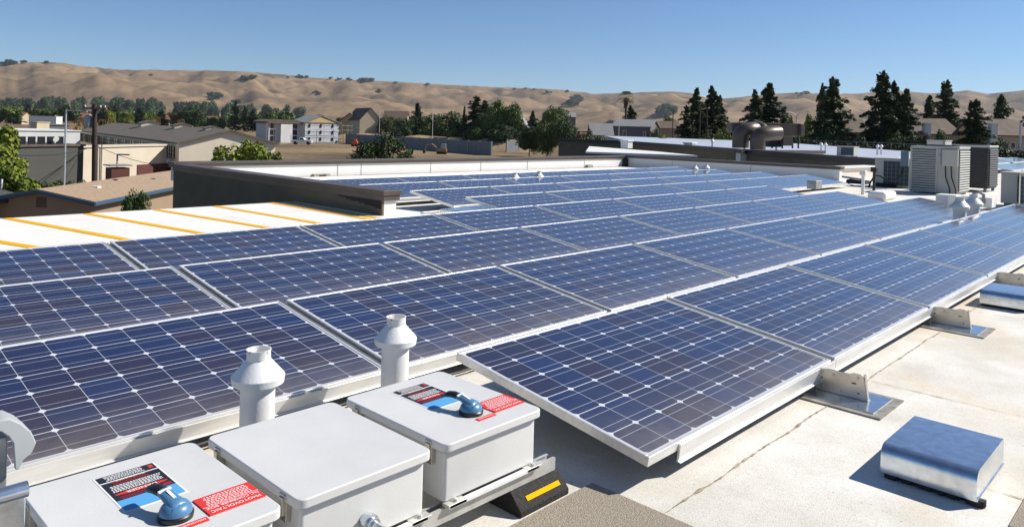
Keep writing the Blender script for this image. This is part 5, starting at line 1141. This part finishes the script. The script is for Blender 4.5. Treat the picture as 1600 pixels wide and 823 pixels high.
r_ = empty('street_lamp', b, CR, 'small lamp on a short pole above the brick chimney', 'street lamp'); a = MB(); a.tube([(0, 0, 0), (0, 0, H)], .05, 8); a.build('pole', M_pole, r_); a = MB(); a.box((0, -.06, H - .06), (.68, .06, H + .02)); a.build('lamp_head', M_aluD, r_)
def lamp(u, vt, d, arms, label):
    b = gat(u, d); H = CAM.z + (hor(u) - vt)*d/F_PX - GZ; r_ = empty('street_lamp', b, CR, label, 'street lamp'); a = MB(); a.tube([(0, 0, 0), (0, 0, H - .8)], [.12, .09], 8); a.build('pole', M_pole, r_)
    for s_ in arms: 
        a = MB(); a.tube([(0, 0, H - .9), (s_*.4, 0, H - .35), (s_*1.3, 0, H - .05), (s_*2.0, 0, H)], .06, 6); ar = a.build('arm', M_white, r_); a = MB(); a.box((min(s_*1.8, s_*2.5), -.15, H - .06), (max(s_*1.8, s_*2.5), .15, H + .08)); a.build('lamp_head', M_white, ar)
lamp(1243.5, 175, 140, (-1, 1), 'white double armed street lamp between the dark redwoods'); lamp(1594, 181, 70, (1,), 'tall street lamp at the right edge of the photo')
for u, vt, vb, d, lb in ((1093, 167, 0, 118, 'slim wooden pole in front of the twin redwoods, left'), (1104, 168, 0, 119, 'slim wooden pole in front of the twin redwoods, right'), (1051, 171, 0, 170, 'slim utility pole right of the grey house'), (967, 172, 0, 138, 'thin pale pole beside the palm'), (593, 172, 0, 220, 'thin white pole near the yellow house'), (676, 168, 0, 200, 'thin white pole between the dark trees')):
    H = CAM.z + (hor(u) - vt)*d/F_PX - GZ; r_ = empty('utility_pole', gat(u, d), CR, lb, 'pole'); a = MB(); a.tube([(0, 0, 0), (0, 0, H)], [.13, .10] if ('wooden' in lb or 'utility' in lb) else [.07, .045], 8); a.build('pole', M_wood if 'wooden' in lb or 'utility' in lb else M_white, r_)
    if 'utility' in lb: a = MB(); a.box((-.9, -.05, H - .5), (.9, .05, H - .35)); a.build('crossarm', M_wood, r_)
# roadway behind the right wing
p0, p1 = gat(1040, 150), gat(1160, 120); a = MB(); a.box((0, 0, 0), (60, 9, .05)); o = a.build('road', mat('pale_asphalt', (.22, .20, .18), .9, var=.1)); o.location = gat(1010, 150); o.rotation_euler = (0, 0, CR - .1); tag(o, kind='structure')

# ------------------------------------------------------------------ vehicles on the building site
M_wheel = mat('tyre', (.015, .015, .015), .8); M_cw = mat('white_car_paint', (.75, .75, .74), .3, coat=.6); M_yel = mat('machine_yellow', (.34, .19, .05), .5, var=.2)
def wheels(r_, pts, rad, wd):
    for (x, y) in pts:
        a = MB(); a.lathe([(rad*.3, -wd/2), (rad, -wd/2), (rad, wd/2), (rad*.3, wd/2)], 16, Matrix.Translation((x, y, rad)) @ Matrix.Rotation(PI/2, 4, 'X')); a.build('wheel', M_wheel, r_)
b = gat(471, 190); r_ = empty('pickup_truck', b + Vector((-2.4*math.cos(CR), -2.4*math.sin(CR), 0)), CR + .1, 'white pickup truck parked before the building under construction', 'truck')
a = MB(); T = Matrix(((1,0,0,0),(0,0,-1,0),(0,1,0,0),(0,0,0,1)))
a.prism([(0, .4), (5.0, .4), (5.0, 1.05), (4.6, 1.15), (3.3, 1.2), (2.9, 1.75), (1.9, 1.78), (1.8, 1.15), (0, 1.1)], -1.8, 0, T); a.build('body', M_cw, r_, bevel=.06)
a = MB(); a.prism([(2.05, 1.22), (3.2, 1.22), (2.82, 1.68), (2.05, 1.7)], -.003, .01, T); a.build('side_window', B_win, r_); wheels(r_, ((.9, 0), (4.1, 0), (.9, 1.75), (4.1, 1.75)), .38, .25)
b = gat(690, 150); r_ = empty('excavator', b, CR, 'small excavator with bent arm in front of the grey panel wall', 'excavator')
a = MB(); a.box((-.9, 0, 0), (1.1, .4, .5)); a.box((-.9, 1.2, 0), (1.1, 1.6, .5)); a.build('tracks', M_wheel, r_, bevel=.1)
a = MB(); a.box((-.9, .1, .5), (1.1, 1.5, 1.1)); a.build('body', M_yel, r_, bevel=.05); a = MB(); a.box((.0, .1, 1.1), (.95, 1.0, 2.1)); cbn = a.build('cab', M_aluD, r_, bevel=.05)
a = MB(); a.tube([(-.7, .8, 1.0), (-1.9, .8, 2.0), (-3.0, .8, 1.6), (-3.4, .8, .6)], .13, 8); a.build('boom', M_yel, r_); a = MB(); a.box((-3.7, .5, .1), (-3.2, 1.1, .6)); a.build('bucket', M_wheel, r_, bevel=.05)
b = gat(554, 185); r_ = empty('skid_loader', b, CR, 'small orange machine right of the scaffolding', 'loader'); a = MB(); a.box((-.7, 0, .3), (.8, 1.2, 1.3)); a.box((-.3, .1, 1.3), (.5, 1.1, 1.8)); a.build('body', mat('orange_paint', (.6, .10, .02), .5), r_, bevel=.06); wheels(r_, ((-.4, 0), (.5, 0), (-.4, 1.2), (.5, 1.2)), .32, .25)
# yellow plant yard behind the barn
random.seed(12)
for i, (u, v, wpx, hpx, lb) in enumerate(((118, 200, 16, 12, 'yellow loader left of the utility pole'), (132, 200, 14, 14, 'yellow rack machine just left of the transformer'), (158, 196, 14, 9, 'yellow machine just right of the utility pole'), (172, 193, 16, 8, 'orange timber rack right of the utility pole'), (245, 190, 12, 7, 'orange rack beyond the barn ridge, left'), (283, 192, 10, 6, 'orange rack beyond the barn ridge, right'))):
    d = 210; b = gat(u, d); sc = d/F_PX; zt_ = CAM.z + (hor(u) - (v - hpx))*sc; H = max(2.2, zt_ - GZ); W = wpx*sc
    r_ = empty('site_machine', b, CR + random.uniform(-.3, .3), lb, 'machine'); a = MB(); a.box((-W/2, 0, .8), (W*.1, 1.6, H*.35)); a.box((-W*.1, .1, H*.35), (W*.25, 1.2, H*.6)); a.build('body', M_yel, r_, bevel=.08)
    a = MB(); a.tube([(-W*.3, .8, H*.4), (-W*.55, .8, H*.8), (-W*.2, .8, H), (W*.2, .8, H*.95)], .1, 6)
    for xx in (-.5, -.2, .2, .5): a.tube([(W*xx, 0, .2), (W*xx, 0, H*.95)], .06, 5)
    a.tube([(-W*.5, 0, H*.9), (W*.5, 0, H*.9)], .06, 5); a.build('frame', M_yel, r_); wheels(r_, ((-W*.3, 0), (W*.3, 0)), .55, .35)

# ------------------------------------------------------------------ haze
hz = MB(); hz.box((-1500, -3500, GZ - 1.5), (8200, 8200, 420))
hm = bpy.data.materials.new('air_haze'); hm.use_nodes = True; t = hm.node_tree; t.nodes.clear(); ou = t.nodes.new('ShaderNodeOutputMaterial'); pv = t.nodes.new('ShaderNodeVolumePrincipled')
pv.inputs['Color'].default_value = (.80, .90, 1.0, 1); pv.inputs['Density'].default_value = 0.000042; pv.inputs['Anisotropy'].default_value = 0.2; t.links.new(pv.outputs[0], ou.inputs['Volume'])
ho = hz.build('haze', hm); tag(ho, kind='stuff'); ho['label'] = 'thin pale haze in the air over the valley'
